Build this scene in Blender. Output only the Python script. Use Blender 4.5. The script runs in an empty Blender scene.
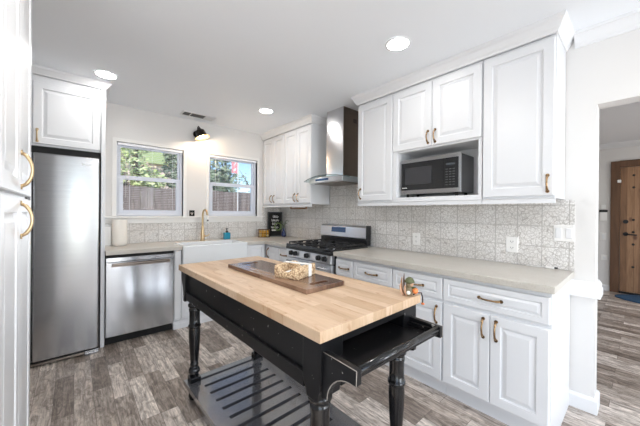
import bpy, bmesh, math, random
from mathutils import Vector, Matrix
random.seed(7)
S = bpy.context.scene
COL = S.collection
PI = math.pi

# ------------------------------------------------------------------ camera
cam = bpy.data.cameras.new('camera')
cam.sensor_fit = 'HORIZONTAL'; cam.sensor_width = 36.0
cam.lens = 36.0 * 281.7235 / 640.0
cam.clip_start = 0.05; cam.clip_end = 200
camo = bpy.data.objects.new('camera', cam); COL.objects.link(camo)
yaw, pitch, roll = .7175, -.0022, .0086
fw = Vector((math.sin(yaw)*math.cos(pitch), math.cos(yaw)*math.cos(pitch), math.sin(pitch)))
rt = Vector((math.cos(yaw), -math.sin(yaw), 0)); up = rt.cross(fw)
r2 = rt*math.cos(roll) + up*math.sin(roll); u2 = -rt*math.sin(roll) + up*math.cos(roll)
m = Matrix((( r2.x, u2.x, -fw.x, 0), (r2.y, u2.y, -fw.y, 0), (r2.z, u2.z, -fw.z, 1.2993), (0, 0, 0, 1)))
camo.matrix_world = m
S.camera = camo

# ------------------------------------------------------------------ world, sun, large lights, exposure
S.view_settings.view_transform = 'Standard'; S.view_settings.look = 'None'
S.view_settings.gamma = 1.0; S.view_settings.use_curve_mapping = False
S.view_settings.exposure = 0.59
S.cycles.diffuse_bounces = 8; S.cycles.max_bounces = 14
W = bpy.data.worlds.new('sky'); S.world = W; W.use_nodes = True
wn = W.node_tree.nodes; wl = W.node_tree.links
sky = wn.new('ShaderNodeTexSky'); sky.sky_type = 'NISHITA'; sky.sun_disc = False
sky.sun_elevation = math.radians(48); sky.sun_rotation = math.radians(150); sky.air_density = 1.0; sky.dust_density = 0; sky.ozone_density = 3; sky.altitude = 1500
wl.new(sky.outputs[0], wn['Background'].inputs[0]); wn['Background'].inputs[1].default_value = .19

def light(name, kind, loc, rot, power, color=(1, 1, 1), **kw):
    l = bpy.data.lights.new(name, kind); l.energy = power; l.color = color
    for k, v in kw.items(): setattr(l, k, v)
    o = bpy.data.objects.new(name, l); COL.objects.link(o); o.location = loc; o.rotation_euler = rot
    return o
light('sun', 'SUN', (0, 0, 20), (math.radians(50), 0, math.radians(-35)), 3.4, (1, .95, .87), angle=.01)
# added fill strips behind the camera, also shaping the bands on the steel
for x_, w_, p_ in ((.08, .30, 4.2), (1.00, .46, 38), (1.95, .46, 22)):
    light('rear_fill_strip', 'AREA', (x_, -3.17, 1.25), (math.radians(118), 0, 0), p_, (.90, .95, 1), shape='RECTANGLE', size=w_, size_y=1.9)
# added side fill in an unseen opening behind the camera
light('side_fill', 'AREA', (-.79, -1.3, .90), (math.radians(90), 0, math.radians(-90)), 17, (.88, .94, 1), shape='RECTANGLE', size=2.0, size_y=1.65)
# added fill light that brightens the hall from out of view
light('hall_fill', 'AREA', (4.9, -3.1, 1.4), (math.radians(90), 0, 0), 17, (.95, .97, 1), shape='RECTANGLE', size=2.6, size_y=1.8)

# ------------------------------------------------------------------ materials
def mat(name, color, rough=.5, metal=0., spec=.5, coat=0., alpha=None, trans=0., emit=None, estr=0.):
    m = bpy.data.materials.new(name); m.use_nodes = True
    b = m.node_tree.nodes['Principled BSDF']
    b.inputs['Base Color'].default_value = (*color, 1)
    b.inputs['Roughness'].default_value = rough; b.inputs['Metallic'].default_value = metal
    b.inputs['Specular IOR Level'].default_value = spec; b.inputs['Coat Weight'].default_value = coat
    b.inputs['Coat Roughness'].default_value = .08
    b.inputs['Transmission Weight'].default_value = trans
    if emit: b.inputs['Emission Color'].default_value = (*emit, 1); b.inputs['Emission Strength'].default_value = estr
    return m
def N(m, t, **kw):
    n = m.node_tree.nodes.new(t)
    for k, v in kw.items(): setattr(n, k, v)
    return n
def K(m, a, b): m.node_tree.links.new(a, b)
def ramp(m, fac, stops):
    r = N(m, 'ShaderNodeValToRGB'); K(m, fac, r.inputs[0])
    e = r.color_ramp.elements
    while len(e) < len(stops): e.new(.5)
    for i, (p, c) in enumerate(stops): e[i].position = p; e[i].color = (*c, 1)
    return r.outputs[0]
def mix(m, fac, a, b, mode='MIX'):
    x = N(m, 'ShaderNodeMix', data_type='RGBA', blend_type=mode)
    for s, v in ((x.inputs[0], fac), (x.inputs[6], a), (x.inputs[7], b)):
        if hasattr(v, 'links'): K(m, v, s)
        elif isinstance(v, (int, float)): s.default_value = v
        else: s.default_value = (*v, 1)
    return x.outputs[2]
def coords(m, order='xyz', scale=(1, 1, 1), kind='Object'):
    """object coordinates with the axes re-ordered"""
    tc = N(m, 'ShaderNodeTexCoord'); sp = N(m, 'ShaderNodeSeparateXYZ'); cb = N(m, 'ShaderNodeCombineXYZ')
    K(m, tc.outputs[kind], sp.inputs[0])
    for i, c in enumerate(order): K(m, sp.outputs['xyz'.index(c)], cb.inputs[i])
    mp = N(m, 'ShaderNodeMapping'); K(m, cb.outputs[0], mp.inputs[0]); mp.inputs['Scale'].default_value = scale
    return mp.outputs[0]
def noise(m, vec, scale=5, detail=3, rough=.5, dist=0.):
    n = N(m, 'ShaderNodeTexNoise'); K(m, vec, n.inputs['Vector'])
    n.inputs['Scale'].default_value = scale; n.inputs['Detail'].default_value = detail
    n.inputs['Roughness'].default_value = rough; n.inputs['Distortion'].default_value = dist
    return n.outputs[0]
def base(m, c): K(m, c, m.node_tree.nodes['Principled BSDF'].inputs['Base Color'])
def bump(m, h, strength=.3, dist=.01):
    b = N(m, 'ShaderNodeBump'); b.inputs['Strength'].default_value = strength; b.inputs['Distance'].default_value = dist
    K(m, h, b.inputs['Height']); K(m, b.outputs[0], m.node_tree.nodes['Principled BSDF'].inputs['Normal'])

M = {}
M['wall'] = mat('wall_paint', (.73, .715, .70), .6, spec=.3)
bump(M['wall'], noise(M['wall'], coords(M['wall']), 60, 2), .05, .003)
M['ceiling'] = mat('ceiling_paint', (.87, .895, .925), .8, spec=.2)
bump(M['ceiling'], noise(M['ceiling'], coords(M['ceiling']), 40, 2), .05, .003)
M['trim'] = mat('trim_paint', (.78, .785, .795), .35)
M['cab'] = mat('white_cabinet_paint', (.755, .765, .785), .30)
bump(M['cab'], noise(M['cab'], coords(M['cab']), 25, 2), .02, .002)
M['inner'] = mat('cabinet_inside', (.72, .72, .73), .5)
M['casing'] = mat('casing_paint', (.80, .79, .77), .4)
M['vinyl'] = mat('white_vinyl', (.86, .88, .93), .35)
M['slat'] = mat('blind_slat', (.85, .86, .90), .45)
M['black'] = mat('black_paint', (.012, .012, .014), .32, spec=.5)
M['darkplastic'] = mat('black_plastic', (.010, .010, .011), .3)
M['gap'] = mat('dark_recess', (.008, .008, .008), .7)
M['iron'] = mat('cast_iron', (.012, .012, .013), .5)
M['brass'] = mat('aged_brass', (.34, .22, .12), .22, 1.)
M['gold'] = mat('champagne_gold', (.66, .50, .30), .28, 1.)
M['bronze'] = mat('bronze', (.20, .10, .05), .35, .9)
M['glassblack'] = mat('black_glass', (.012, .013, .015), .06, coat=.6)
M['display'] = mat('display_blue', (.03, .06, .13), .12, emit=(.10, .22, .5), estr=.06)
M['porcelain'] = mat('fireclay', (.80, .82, .83), .15, coat=.5)
M['paper'] = mat('paper_towel', (.83, .79, .73), .8)
bump(M['paper'], noise(M['paper'], coords(M['paper']), 80, 2), .2, .004)
M['outlet'] = mat('outlet_plastic', (.84, .83, .81), .4)
M['slot'] = mat('outlet_slot', (.05, .05, .05), .6)
M['teal'] = mat('teal_soap', (.02, .25, .38), .15, coat=.4)
M['bluevase'] = mat('cobalt_glass', (.015, .03, .12), .1, coat=.5)
M['leaf'] = mat('green_leaf', (.10, .16, .04), .5)
M['chalk'] = mat('chalk_white', (.80, .80, .78), .8)
M['board'] = mat('chalkboard_black', (.008, .008, .008), .7, spec=.2)
M['pod'] = mat('yellow_wrapper', (.85, .50, .06), .35)
M['pod2'] = mat('pale_wrapper', (.85, .72, .40), .35)
M['lamp'] = mat('lamp_lens', (1, 1, 1), .5, emit=(1, .98, .95), estr=14)
M['bulb'] = mat('warm_bulb', (1, .8, .5), .5, emit=(1, .74, .42), estr=22)
M['fixture'] = mat('aged_black_metal', (.022, .016, .012), .38, .5)
M['fixturein'] = mat('copper_inside', (.55, .32, .16), .4, .6)
M['vent'] = mat('vent_metal', (.74, .74, .74), .5)
M['ventdark'] = mat('vent_dark', (.08, .08, .08), .6)
def clear(name, tint, gloss):
    m = bpy.data.materials.new(name); m.use_nodes = True; nt = m.node_tree; nt.nodes.remove(nt.nodes['Principled BSDF'])
    t = N(m, 'ShaderNodeBsdfTransparent'); t.inputs[0].default_value = (*tint, 1); g = N(m, 'ShaderNodeBsdfGlossy'); g.inputs['Roughness'].default_value = .02
    x = N(m, 'ShaderNodeMixShader'); x.inputs[0].default_value = gloss; K(m, t.outputs[0], x.inputs[1]); K(m, g.outputs[0], x.inputs[2])
    K(m, x.outputs[0], nt.nodes['Material Output'].inputs[0]); return m
M['glass'] = clear('window_glass', (.97, .98, .98), .004)
M['hoodglass'] = clear('hood_glass', (.80, .86, .86), .16)
M['napkin'] = mat('white_napkin', (.86, .84, .80), .8)
M['fig_green'] = mat('olive_green_paint', (.09, .10, .04), .5)
M['fig_brown'] = mat('brown_paint', (.30, .16, .08), .5)
M['fig_tan'] = mat('tan_pink_paint', (.60, .36, .24), .5)
M['fig_orange'] = mat('orange_paint', (.85, .25, .07), .45)
M['fig_grey'] = mat('grey_green_paint', (.33, .32, .24), .5)
M['fig_white'] = mat('white_paint', (.8, .78, .72), .5)
M['fig_dark2'] = mat('dark_brown_paint', (.12, .06, .035), .5)
M['fig_brown2'] = mat('olive_brown_paint', (.17, .13, .07), .5)
M['fig_dark'] = mat('dark_red_cord', (.05, .02, .02), .6)
M['mat_blue'] = mat('blue_rug', (.025, .075, .15), .9)
bump(M['mat_blue'], noise(M['mat_blue'], coords(M['mat_blue']), 90, 2), .6, .01)
M['red'] = mat('red_cloth', (.85, .30, .32), .7)

def steel(name, c0, c1, rough=.28, aniso=.75, sc=(1.5, 1.5, 260)):
    m = mat(name, c0, rough, 1.)
    n = noise(m, coords(m, 'xyz', sc), 1.0, 2)
    base(m, ramp(m, n, [(.3, c0), (.7, c1)]))
    b = m.node_tree.nodes['Principled BSDF']; b.inputs['Anisotropic'].default_value = aniso; b.inputs['Anisotropic Rotation'].default_value = .25
    tg = N(m, 'ShaderNodeTangent', direction_type='RADIAL', axis='Z'); K(m, tg.outputs[0], b.inputs['Tangent'])
    return m
M['steel'] = steel('brushed_steel', (.41, .41, .42), (.45, .45, .46), .18)
M['steelh'] = steel('brushed_steel_bright', (.55, .55, .57), (.60, .60, .61), .18)
M['steelr'] = steel('range_steel', (.70, .71, .74), (.76, .77, .79), .30)
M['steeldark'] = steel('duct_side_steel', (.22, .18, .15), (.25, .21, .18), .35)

def counter():
    m = mat('quartz_counter', (.6, .56, .5), .28)
    v = coords(m)
    c = mix(m, noise(m, v, 9, 5, .6), (.50, .465, .41), (.62, .59, .54))
    s = ramp(m, noise(m, v, 160, 1), [(.56, (1, 1, 1)), (.66, (.78, .75, .70))])
    base(m, mix(m, .5, c, s, 'MULTIPLY')); return m
M['counter'] = counter()

def floor_mat():
    m = mat('wood_plank_floor', (.4, .35, .3), .42)
    v = coords(m, 'yxz')
    def brick(w, h, off, c1, c2):
        b = N(m, 'ShaderNodeTexBrick'); K(m, v, b.inputs['Vector']); b.offset = off; b.offset_frequency = 3; b.squash = 1
        b.inputs['Scale'].default_value = 1; b.inputs['Brick Width'].default_value = w; b.inputs['Row Height'].default_value = h
        b.inputs['Mortar Size'].default_value = .0012; b.inputs['Mortar Smooth'].default_value = .3; b.inputs['Bias'].default_value = 0
        b.inputs['Color1'].default_value = (*c1, 1); b.inputs['Color2'].default_value = (*c2, 1)
        b.inputs['Mortar'].default_value = (.08, .06, .05, 1); return b
    b1 = brick(.56, .105, .37, (0, 0, 0), (1, 1, 1)); b1.inputs['Mortar'].default_value = (.5, .5, .5, 1)
    # per-plank offset of the grain
    add = N(m, 'ShaderNodeVectorMath', operation='MULTIPLY_ADD'); K(m, b1.outputs[0], add.inputs[0]); add.inputs[1].default_value = (7, 11, 5); K(m, v, add.inputs[2])
    mp = N(m, 'ShaderNodeMapping'); K(m, add.outputs[0], mp.inputs[0]); mp.inputs['Scale'].default_value = (5, 66, 1)
    g = noise(m, mp.outputs[0], 1., 6, .68, .6)
    mp2 = N(m, 'ShaderNodeMapping'); K(m, add.outputs[0], mp2.inputs[0]); mp2.inputs['Scale'].default_value = (7, 19, 1)
    g2 = noise(m, mp2.outputs[0], 1.2, 5, .75, 1.2)
    tone = ramp(m, b1.outputs[0], [(0, (.19, .155, .130)), (.3, (.30, .255, .22)), (.65, (.42, .37, .33)), (1, (.58, .53, .485))])
    c = mix(m, .80, tone, ramp(m, g, [(.32, (.36, .33, .31)), (.48, (.98, .97, .96)), (.66, (1.6, 1.6, 1.6))]), 'MULTIPLY')
    c = mix(m, .75, c, ramp(m, g2, [(.37, (.40, .36, .33)), (.5, (1, 1, 1)), (.63, (1.5, 1.5, 1.52))]), 'MULTIPLY')
    c = mix(m, b1.outputs['Fac'], c, (.09, .07, .06))
    base(m, c)
    bump(m, g, .12, .003)
    return m
M['floor'] = floor_mat()

def tile_mat(name, order):
    m = mat(name, (.7, .68, .65), .35)
    v = coords(m, order)
    b = N(m, 'ShaderNodeTexBrick'); K(m, v, b.inputs['Vector']); b.offset = 0
    b.inputs['Scale'].default_value = 1; b.inputs['Brick Width'].default_value = .15; b.inputs['Row Height'].default_value = .15
    b.inputs['Mortar Size'].default_value = .0030; b.inputs['Mortar Smooth'].default_value = .2; b.inputs['Bias'].default_value = 0
    b.inputs['Color1'].default_value = (0, 0, 0, 1); b.inputs['Color2'].default_value = (1, 1, 1, 1); b.inputs['Mortar'].default_value = (.5, .5, .5, 1)
    ma = N(m, 'ShaderNodeVectorMath', operation='MULTIPLY_ADD'); K(m, b.outputs[0], ma.inputs[0]); ma.inputs[1].default_value = (5, 9, 0); K(m, v, ma.inputs[2])
    # two sizes of angular cells, thin carved lines between them
    def cells(scale, a, b_):
        vo = N(m, 'ShaderNodeTexVoronoi', feature='DISTANCE_TO_EDGE'); K(m, ma.outputs[0], vo.inputs['Vector']); vo.inputs['Scale'].default_value = scale
        return ramp(m, vo.outputs['Distance'], [(a, (0, 0, 0)), (b_, (1, 1, 1))])
    h = mix(m, .75, cells(33, .02, .055), cells(70, .03, .09), 'MULTIPLY')
    c = mix(m, h, (.50, .475, .455), (.86, .85, .835))
    tint = ramp(m, noise(m, v, 3.5, 3), [(.35, (.90, .885, .87)), (.65, (1, 1, 1))])
    c = mix(m, 1., c, tint, 'MULTIPLY')
    c = mix(m, b.outputs['Fac'], c, (.46, .44, .42))
    c = mix(m, 1., c, ramp(m, b.outputs[0], [(0, (.90, .895, .885)), (1, (1, 1, 1))]), 'MULTIPLY')
    base(m, c); bump(m, h, .3, .002)
    return m
M['tile_x'] = tile_mat('carved_tile_back', 'xzy')
M['tile_y'] = tile_mat('carved_tile_range', 'yzx')

def butcher():
    m = mat('butcher_block', (.7, .5, .33), .42)
    v = coords(m, 'yxz')
    b = N(m, 'ShaderNodeTexBrick'); K(m, v, b.inputs['Vector']); b.offset = .43; b.offset_frequency = 2
    b.inputs['Scale'].default_value = 1; b.inputs['Brick Width'].default_value = .38; b.inputs['Row Height'].default_value = .042
    b.inputs['Mortar Size'].default_value = .0007; b.inputs['Mortar Smooth'].default_value = .1; b.inputs['Bias'].default_value = 0
    b.inputs['Color1'].default_value = (0, 0, 0, 1); b.inputs['Color2'].default_value = (1, 1, 1, 1); b.inputs['Mortar'].default_value = (.4, .4, .4, 1)
    ma = N(m, 'ShaderNodeVectorMath', operation='MULTIPLY_ADD'); K(m, b.outputs[0], ma.inputs[0]); ma.inputs[1].default_value = (3, 9, 4); K(m, v, ma.inputs[2])
    mp = N(m, 'ShaderNodeMapping'); K(m, ma.outputs[0], mp.inputs[0]); mp.inputs['Scale'].default_value = (4, 45, 10)
    g = noise(m, mp.outputs[0], 1., 4, .6, .5)
    mp2 = N(m, 'ShaderNodeMapping'); K(m, ma.outputs[0], mp2.inputs[0]); mp2.inputs['Scale'].default_value = (9, 30, 9)
    k = noise(m, mp2.outputs[0], 1., 3, .6, 1.)
    tone = ramp(m, b.outputs[0], [(0, (.51, .345, .215)), (.5, (.59, .42, .28)), (1, (.65, .485, .345))])
    c = mix(m, .7, tone, ramp(m, g, [(.3, (.84, .80, .76)), (.6, (1.04, 1.04, 1.04))]), 'MULTIPLY')
    c = mix(m, ramp(m, k, [(.57, (0, 0, 0)), (.68, (.65, .65, .65))]), c, (.42, .23, .12))
    base(m, c); return m
M['butcher'] = butcher()

def stripes_wood(name, cols, order, scale, rough=.3, w=.045, bw=3.):
    m = mat(name, cols[1], rough)
    v = coords(m, order)
    b = N(m, 'ShaderNodeTexBrick'); K(m, v, b.inputs['Vector']); b.offset = .3
    b.inputs['Scale'].default_value = 1; b.inputs['Brick Width'].default_value = bw; b.inputs['Row Height'].default_value = w
    b.inputs['Mortar Size'].default_value = .0006; b.inputs['Bias'].default_value = 0
    b.inputs['Color1'].default_value = (0, 0, 0, 1); b.inputs['Color2'].default_value = (1, 1, 1, 1); b.inputs['Mortar'].default_value = (.3, .3, .3, 1)
    ma = N(m, 'ShaderNodeVectorMath', operation='MULTIPLY_ADD'); K(m, b.outputs[0], ma.inputs[0]); ma.inputs[1].default_value = (3, 9, 4); K(m, v, ma.inputs[2])
    mp = N(m, 'ShaderNodeMapping'); K(m, ma.outputs[0], mp.inputs[0]); mp.inputs['Scale'].default_value = scale
    g = noise(m, mp.outputs[0], 1., 5, .65, .8)
    tone = ramp(m, b.outputs[0], [(0, cols[0]), (.5, cols[1]), (1, cols[2])])
    c = mix(m, .8, tone, ramp(m, g, [(.3, (.55, .5, .45)), (.5, (1, 1, 1)), (.7, (1.3, 1.3, 1.3))]), 'MULTIPLY')
    base(m, c); return m
M['walnut'] = stripes_wood('acacia_board', [(.075, .040, .026), (.15, .082, .052), (.29, .18, .12)], 'yxz', (4, 50, 4), .14, .06)
M['alder'] = stripes_wood('knotty_alder', [(.20, .10, .048), (.29, .155, .078), (.38, .215, .115)], 'zyx', (2, 22, 2), .45, .13, 4.)
def knots(m):
    v = coords(m, 'xyz', (1, 1, .6))
    vo = N(m, 'ShaderNodeTexVoronoi'); K(m, v, vo.inputs['Vector']); vo.inputs['Scale'].default_value = 7
    f = ramp(m, vo.outputs['Distance'], [(.10, (1, 1, 1)), (.22, (0, 0, 0))])
    b = m.node_tree.nodes['Principled BSDF']; src = b.inputs['Base Color'].links[0].from_socket
    base(m, mix(m, f, src, (.12, .05, .025)))
knots(M['alder'])
M['alderframe'] = stripes_wood('dark_alder_frame', [(.11, .052, .024), (.15, .072, .034), (.19, .095, .045)], 'zyx', (2, 22, 2), .5, .3, 4.)
M['fence'] = stripes_wood('weathered_fence', [(.19, .15, .135), (.22, .18, .165), (.26, .215, .195)], 'zxy', (2, 14, 2), .8, .14, 5.)
M['stucco'] = mat('tan_stucco', (.78, .62, .54), .9)
M['ground'] = mat('dry_ground', (.33, .27, .2), .95)
base(M['ground'], ramp(M['ground'], noise(M['ground'], coords(M['ground']), 1.5, 4), [(.3, (.25, .2, .14)), (.7, (.35, .33, .2))]))
M['bark'] = mat('bark', (.16, .12, .09), .9)
def foliage(name, a, b):
    m = mat(name, a, .6)
    base(m, ramp(m, noise(m, coords(m), 3.5, 2), [(.35, a), (.65, b)])); return m
M['fol_light'] = foliage('yellow_green_leaves', (.42, .50, .20), (.78, .80, .48))
M['fol_dark'] = foliage('grey_green_leaves', (.20, .27, .17), (.38, .45, .32))
M['fol_pink'] = foliage('sunlit_dry_leaves', (.45, .40, .22), (.70, .55, .42))

def wicker():
    m = mat('seagrass_weave', (.7, .5, .3), .7)
    v = coords(m)
    w = N(m, 'ShaderNodeTexVoronoi'); K(m, v, w.inputs['Vector']); w.inputs['Scale'].default_value = 95
    base(m, ramp(m, w.outputs['Distance'], [(.15, (.80, .62, .40)), (.5, (.66, .47, .29)), (.8, (.36, .22, .12))]))
    inv = N(m, 'ShaderNodeMath', operation='MULTIPLY'); inv.inputs[1].default_value = -1; K(m, w.outputs['Distance'], inv.inputs[0])
    bump(m, inv.outputs[0], 1., .008)
    return m
M['wicker'] = wicker()

# ------------------------------------------------------------------ mesh helpers
class MB:
    def __init__(s): s.v = []; s.f = []; s.sm = []
    def add(s, vs, fs, smooth=False, T=None):
        n = len(s.v)
        s.v += [tuple(T @ Vector(p)) if T else tuple(p) for p in vs]
        s.f += [tuple(n+i for i in f) for f in fs]; s.sm += [smooth]*len(fs); return s
    def box(s, x0, y0, z0, x1, y1, z1, T=None):
        x0, x1 = sorted((x0, x1)); y0, y1 = sorted((y0, y1)); z0, z1 = sorted((z0, z1))
        vs = [(x0,y0,z0),(x1,y0,z0),(x1,y1,z0),(x0,y1,z0),(x0,y0,z1),(x1,y0,z1),(x1,y1,z1),(x0,y1,z1)]
        return s.add(vs, [(0,3,2,1),(4,5,6,7),(0,1,5,4),(1,2,6,5),(2,3,7,6),(3,0,4,7)], False, T)
    def lathe(s, prof, c=(0, 0, 0), seg=20, T=None, smooth=True, caps=True):
        """profile (r, z) from bottom to top about z"""
        vs = []; fs = []
        for r, z in prof:
            for k in range(seg):
                a = 2*PI*k/seg; vs.append((c[0]+r*math.cos(a), c[1]+r*math.sin(a), c[2]+z))
        n = len(prof)
        for i in range(n-1):
            for k in range(seg):
                k2 = (k+1) % seg; fs.append((i*seg+k, i*seg+k2, (i+1)*seg+k2, (i+1)*seg+k))
        s.add(vs, fs, smooth, T)
        s.add(vs[:seg], [tuple(reversed(range(seg)))], False, T) if caps and prof[0][0] > 1e-5 else None
        s.add(vs[-seg:], [tuple(range(seg))], False, T) if caps and prof[-1][0] > 1e-5 else None
        return s
    def cyl(s, p, q, r, seg=16, r2=None):
        p = Vector(p); q = Vector(q); d = q-p
        T = Matrix.Translation(p) @ d.to_track_quat('Z', 'Y').to_matrix().to_4x4()
        return s.lathe([(r, 0), (r if r2 is None else r2, d.length)], seg=seg, T=T)
    def tube(s, pts, r, seg=10, flat=1.):
        pts = [Vector(p) for p in pts]; n = len(pts); vs = []; fs = []
        prev = None
        for i, p in enumerate(pts):
            d = (pts[min(i+1, n-1)]-pts[max(i-1, 0)]).normalized()
            if prev is None: x = d.orthogonal().normalized()
            else: x = (prev - d*prev.dot(d)).normalized()
            prev = x; y = d.cross(x)
            rr = r[i] if isinstance(r, (list, tuple)) else r
            for k in range(seg):
                a = 2*PI*k/seg; vs.append(p+x*rr*math.cos(a)+y*rr*flat*math.sin(a))
        for i in range(n-1):
            for k in range(seg):
                k2 = (k+1) % seg; fs.append((i*seg+k, i*seg+k2, (i+1)*seg+k2, (i+1)*seg+k))
        s.add(vs, fs, True); s.add(vs[:seg], [tuple(reversed(range(seg)))]); s.add(vs[-seg:], [tuple(range(seg))]); return s
    def prism(s, poly, a, b, axis='y', T=None):
        """polygon of 2-D points pushed from a to b along axis; polygon lies in the other two axes"""
        def P(p, t): return {'x': (t, p[0], p[1]), 'y': (p[0], t, p[1]), 'z': (p[0], p[1], t)}[axis]
        n = len(poly); vs = [P(p, a) for p in poly]+[P(p, b) for p in poly]
        fs = [tuple(range(n)), tuple(reversed(range(n, 2*n)))]+[(i, i+n, (i+1) % n+n, (i+1) % n) for i in range(n)]
        return s.add(vs, fs, False, T)
    def ball(s, c, r, sc=(1, 1, 1), seg=14, rings=9, T=None):
        vs = []; fs = []
        for i in range(rings+1):
            t = PI*i/rings
            for k in range(seg):
                a = 2*PI*k/seg
                vs.append((c[0]+r*sc[0]*math.sin(t)*math.cos(a), c[1]+r*sc[1]*math.sin(t)*math.sin(a), c[2]-r*sc[2]*math.cos(t)))
        for i in range(rings):
            for k in range(seg):
                k2 = (k+1) % seg; fs.append((i*seg+k, i*seg+k2, (i+1)*seg+k2, (i+1)*seg+k))
        return s.add(vs, fs, True, T)
    def panel(s, w, h, t, steps, T):
        """slab w x h in local u,v with outward d; steps = (inset, depth) nested rings of the front face"""
        rings = [(0, 0, 0)] + [(0, i, d) for i, d in steps]
        vs = [(0, 0, 0), (w, 0, 0), (w, h, 0), (0, h, 0)]; fs = [(3, 2, 1, 0)]
        for _, i, d in rings[1:]:
            vs += [(i, i, t+d), (w-i, i, t+d), (w-i, h-i, t+d), (i, h-i, t+d)]
        for k in range(len(rings)-1):
            a = 4*k; b = 4*k+4
            for j in range(4): fs.append((a+j, a+(j+1) % 4, b+(j+1) % 4, b+j))
        l = 4*(len(rings)-1); fs.append((l, l+1, l+2, l+3))
        return s.add(vs, fs, False, T)
    def mesh(s, name, origin=Vector((0, 0, 0))):
        me = bpy.data.meshes.new(name)
        me.from_pydata([tuple(Vector(p)-origin) for p in s.v], [], s.f); me.update()
        me.polygons.foreach_set('use_smooth', s.sm)
        bm = bmesh.new(); bm.from_mesh(me); bmesh.ops.remove_doubles(bm, verts=bm.verts, dist=1e-6)
        bmesh.ops.recalc_face_normals(bm, faces=bm.faces); bm.to_mesh(me); bm.free()
        return me

def wloc(o):
    v = Vector((0, 0, 0))
    while o: v += o.location; o = o.parent
    return v
LOCAL = set()
def build(name, mb, material, parent=None, bevel=0., seg=2):
    """vertices are given in world axes (or in the parent's axes for a rotated parent built at the origin)"""
    org = wloc(parent) if (parent and parent not in LOCAL) else Vector((0, 0, 0))
    if parent is None:
        xs = [p[0] for p in mb.v]; ys = [p[1] for p in mb.v]; zs = [p[2] for p in mb.v]
        org = Vector(((min(xs)+max(xs))/2, (min(ys)+max(ys))/2, min(zs)))
    o = bpy.data.objects.new(name, mb.mesh(name, org)); COL.objects.link(o)
    o.data.materials.append(material)
    if parent:
        o.parent = parent
        if parent in LOCAL: LOCAL.add(o)
    else: o.location = org
    if bevel:
        b = o.modifiers.new('bevel', 'BEVEL'); b.width = bevel; b.segments = seg; b.limit_method = 'ANGLE'; b.angle_limit = math.radians(40)
    return o
def tag(o, label, cat, group=None):
    o['label'] = label; o['category'] = cat
    if group: o['group'] = group
    return o
def thing(name, label, cat, loc, group=None):
    o = bpy.data.objects.new(name, None); COL.objects.link(o); o.location = loc; o.empty_display_size = .1
    return tag(o, label, cat, group)
def struct(name, mb, material, parent=None, bevel=0.):
    o = build(name, mb, material, parent, bevel)
    if parent is None: o['kind'] = 'structure'
    return o
def frame(kind, x, y, z):
    """local (u, v, outward) to world for a face looking -x, -y or +x"""
    B = {'-x': ((0, 0, -1), (-1, 0, 0), (0, 1, 0)), '-y': ((1, 0, 0), (0, 0, -1), (0, 1, 0)), '+x': ((0, 0, 1), (1, 0, 0), (0, 1, 0))}[kind]
    return Matrix(((B[0][0], B[0][1], B[0][2], x), (B[1][0], B[1][1], B[1][2], y), (B[2][0], B[2][1], B[2][2], z), (0, 0, 0, 1)))
RAISED = [(0, -.004), (.004, 0), (.056, 0), (.061, -.011), (.068, -.011), (.090, -.002)]
RAISED_D = [(0, -.004), (.004, 0), (.034, 0), (.038, -.009), (.043, -.009), (.056, -.002)]
def door(parent, T, w, h, name='door', steps=RAISED, t=.02, material=None):
    d = build(name, MB().panel(w, h, t, steps, T), material or M['cab'], parent)
    return d
def handle(parent, T, p, q, material=None, r=.0055, out=.032, name='handle'):
    """bow pull between local points p and q on the face (u, v, d)"""
    mb = MB(); P = Vector(p); Q = Vector(q); pts = []; rr = []
    for i in range(13):
        t = i/12; a = P.lerp(Q, t); a.z += out*math.sin(PI*t)**.55 if 0 < t < 1 else 0
        pts.append(T @ a); rr.append(r*(1.25 if i in (1, 2, 10, 11) else 1.))
    mb.tube(pts, rr, 10)
    for e in (P, Q):
        c = T @ e; d = T @ (e+Vector((0, 0, .005))); mb.cyl(c, d, r*1.9, 12)
    return build(name, mb, material or M['brass'], parent)

def sweep(path, prof, side=1):
    """profile (outward, z) swept along an xy polyline with mitred corners; outward is to the left of travel times side"""
    mb = MB(); P = [Vector((a, b)) for a, b in path]; n = len(P); k = len(prof)
    def nrm(a, b): d = (b-a).normalized(); return Vector((-d.y, d.x))*side
    vs = []
    for i, p in enumerate(P):
        if i == 0: o = nrm(P[0], P[1])
        elif i == n-1: o = nrm(P[-2], P[-1])
        else:
            a, b = nrm(P[i-1], P[i]), nrm(P[i], P[i+1]); o = (a+b)/(1+a.dot(b))
        for q, z in prof: vs.append((p.x+o.x*q, p.y+o.y*q, z))
    fs = []
    for i in range(n-1):
        for j in range(k):
            j2 = (j+1) % k; fs.append((i*k+j, i*k+j2, (i+1)*k+j2, (i+1)*k+j))
    fs += [tuple(range(k)), tuple(range((n-1)*k, n*k))]
    return mb.add(vs, fs)

# ================================================================== the room
XW, YB, ZC = 2.5656, 3.958, 2.514
XL = -.80
fl = struct('floor', MB().box(-1.0, -3.4, -.10, 7.1, 4.1, 0), M['floor'])
ce = struct('ceiling', MB().box(-1.0, -3.4, ZC, 7.1, 4.1, ZC+.15), M['ceiling'])
# back wall with its two window openings
W1 = (.362, 1.072); W2 = (1.405, 2.142); Z0, Z1 = 1.235, 2.092
wb = MB(); y0, y1 = YB, YB+.14
wb.box(-1.0, y0, 0, XW, y1, Z0).box(-1.0, y0, Z1, XW, y1, ZC)
wb.box(-1.0, y0, Z0, W1[0], y1, Z1).box(W1[1], y0, Z0, W2[0], y1, Z1).box(W2[1], y0, Z0, XW, y1, Z1)
struct('wall_back', wb, M['wall'])
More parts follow.
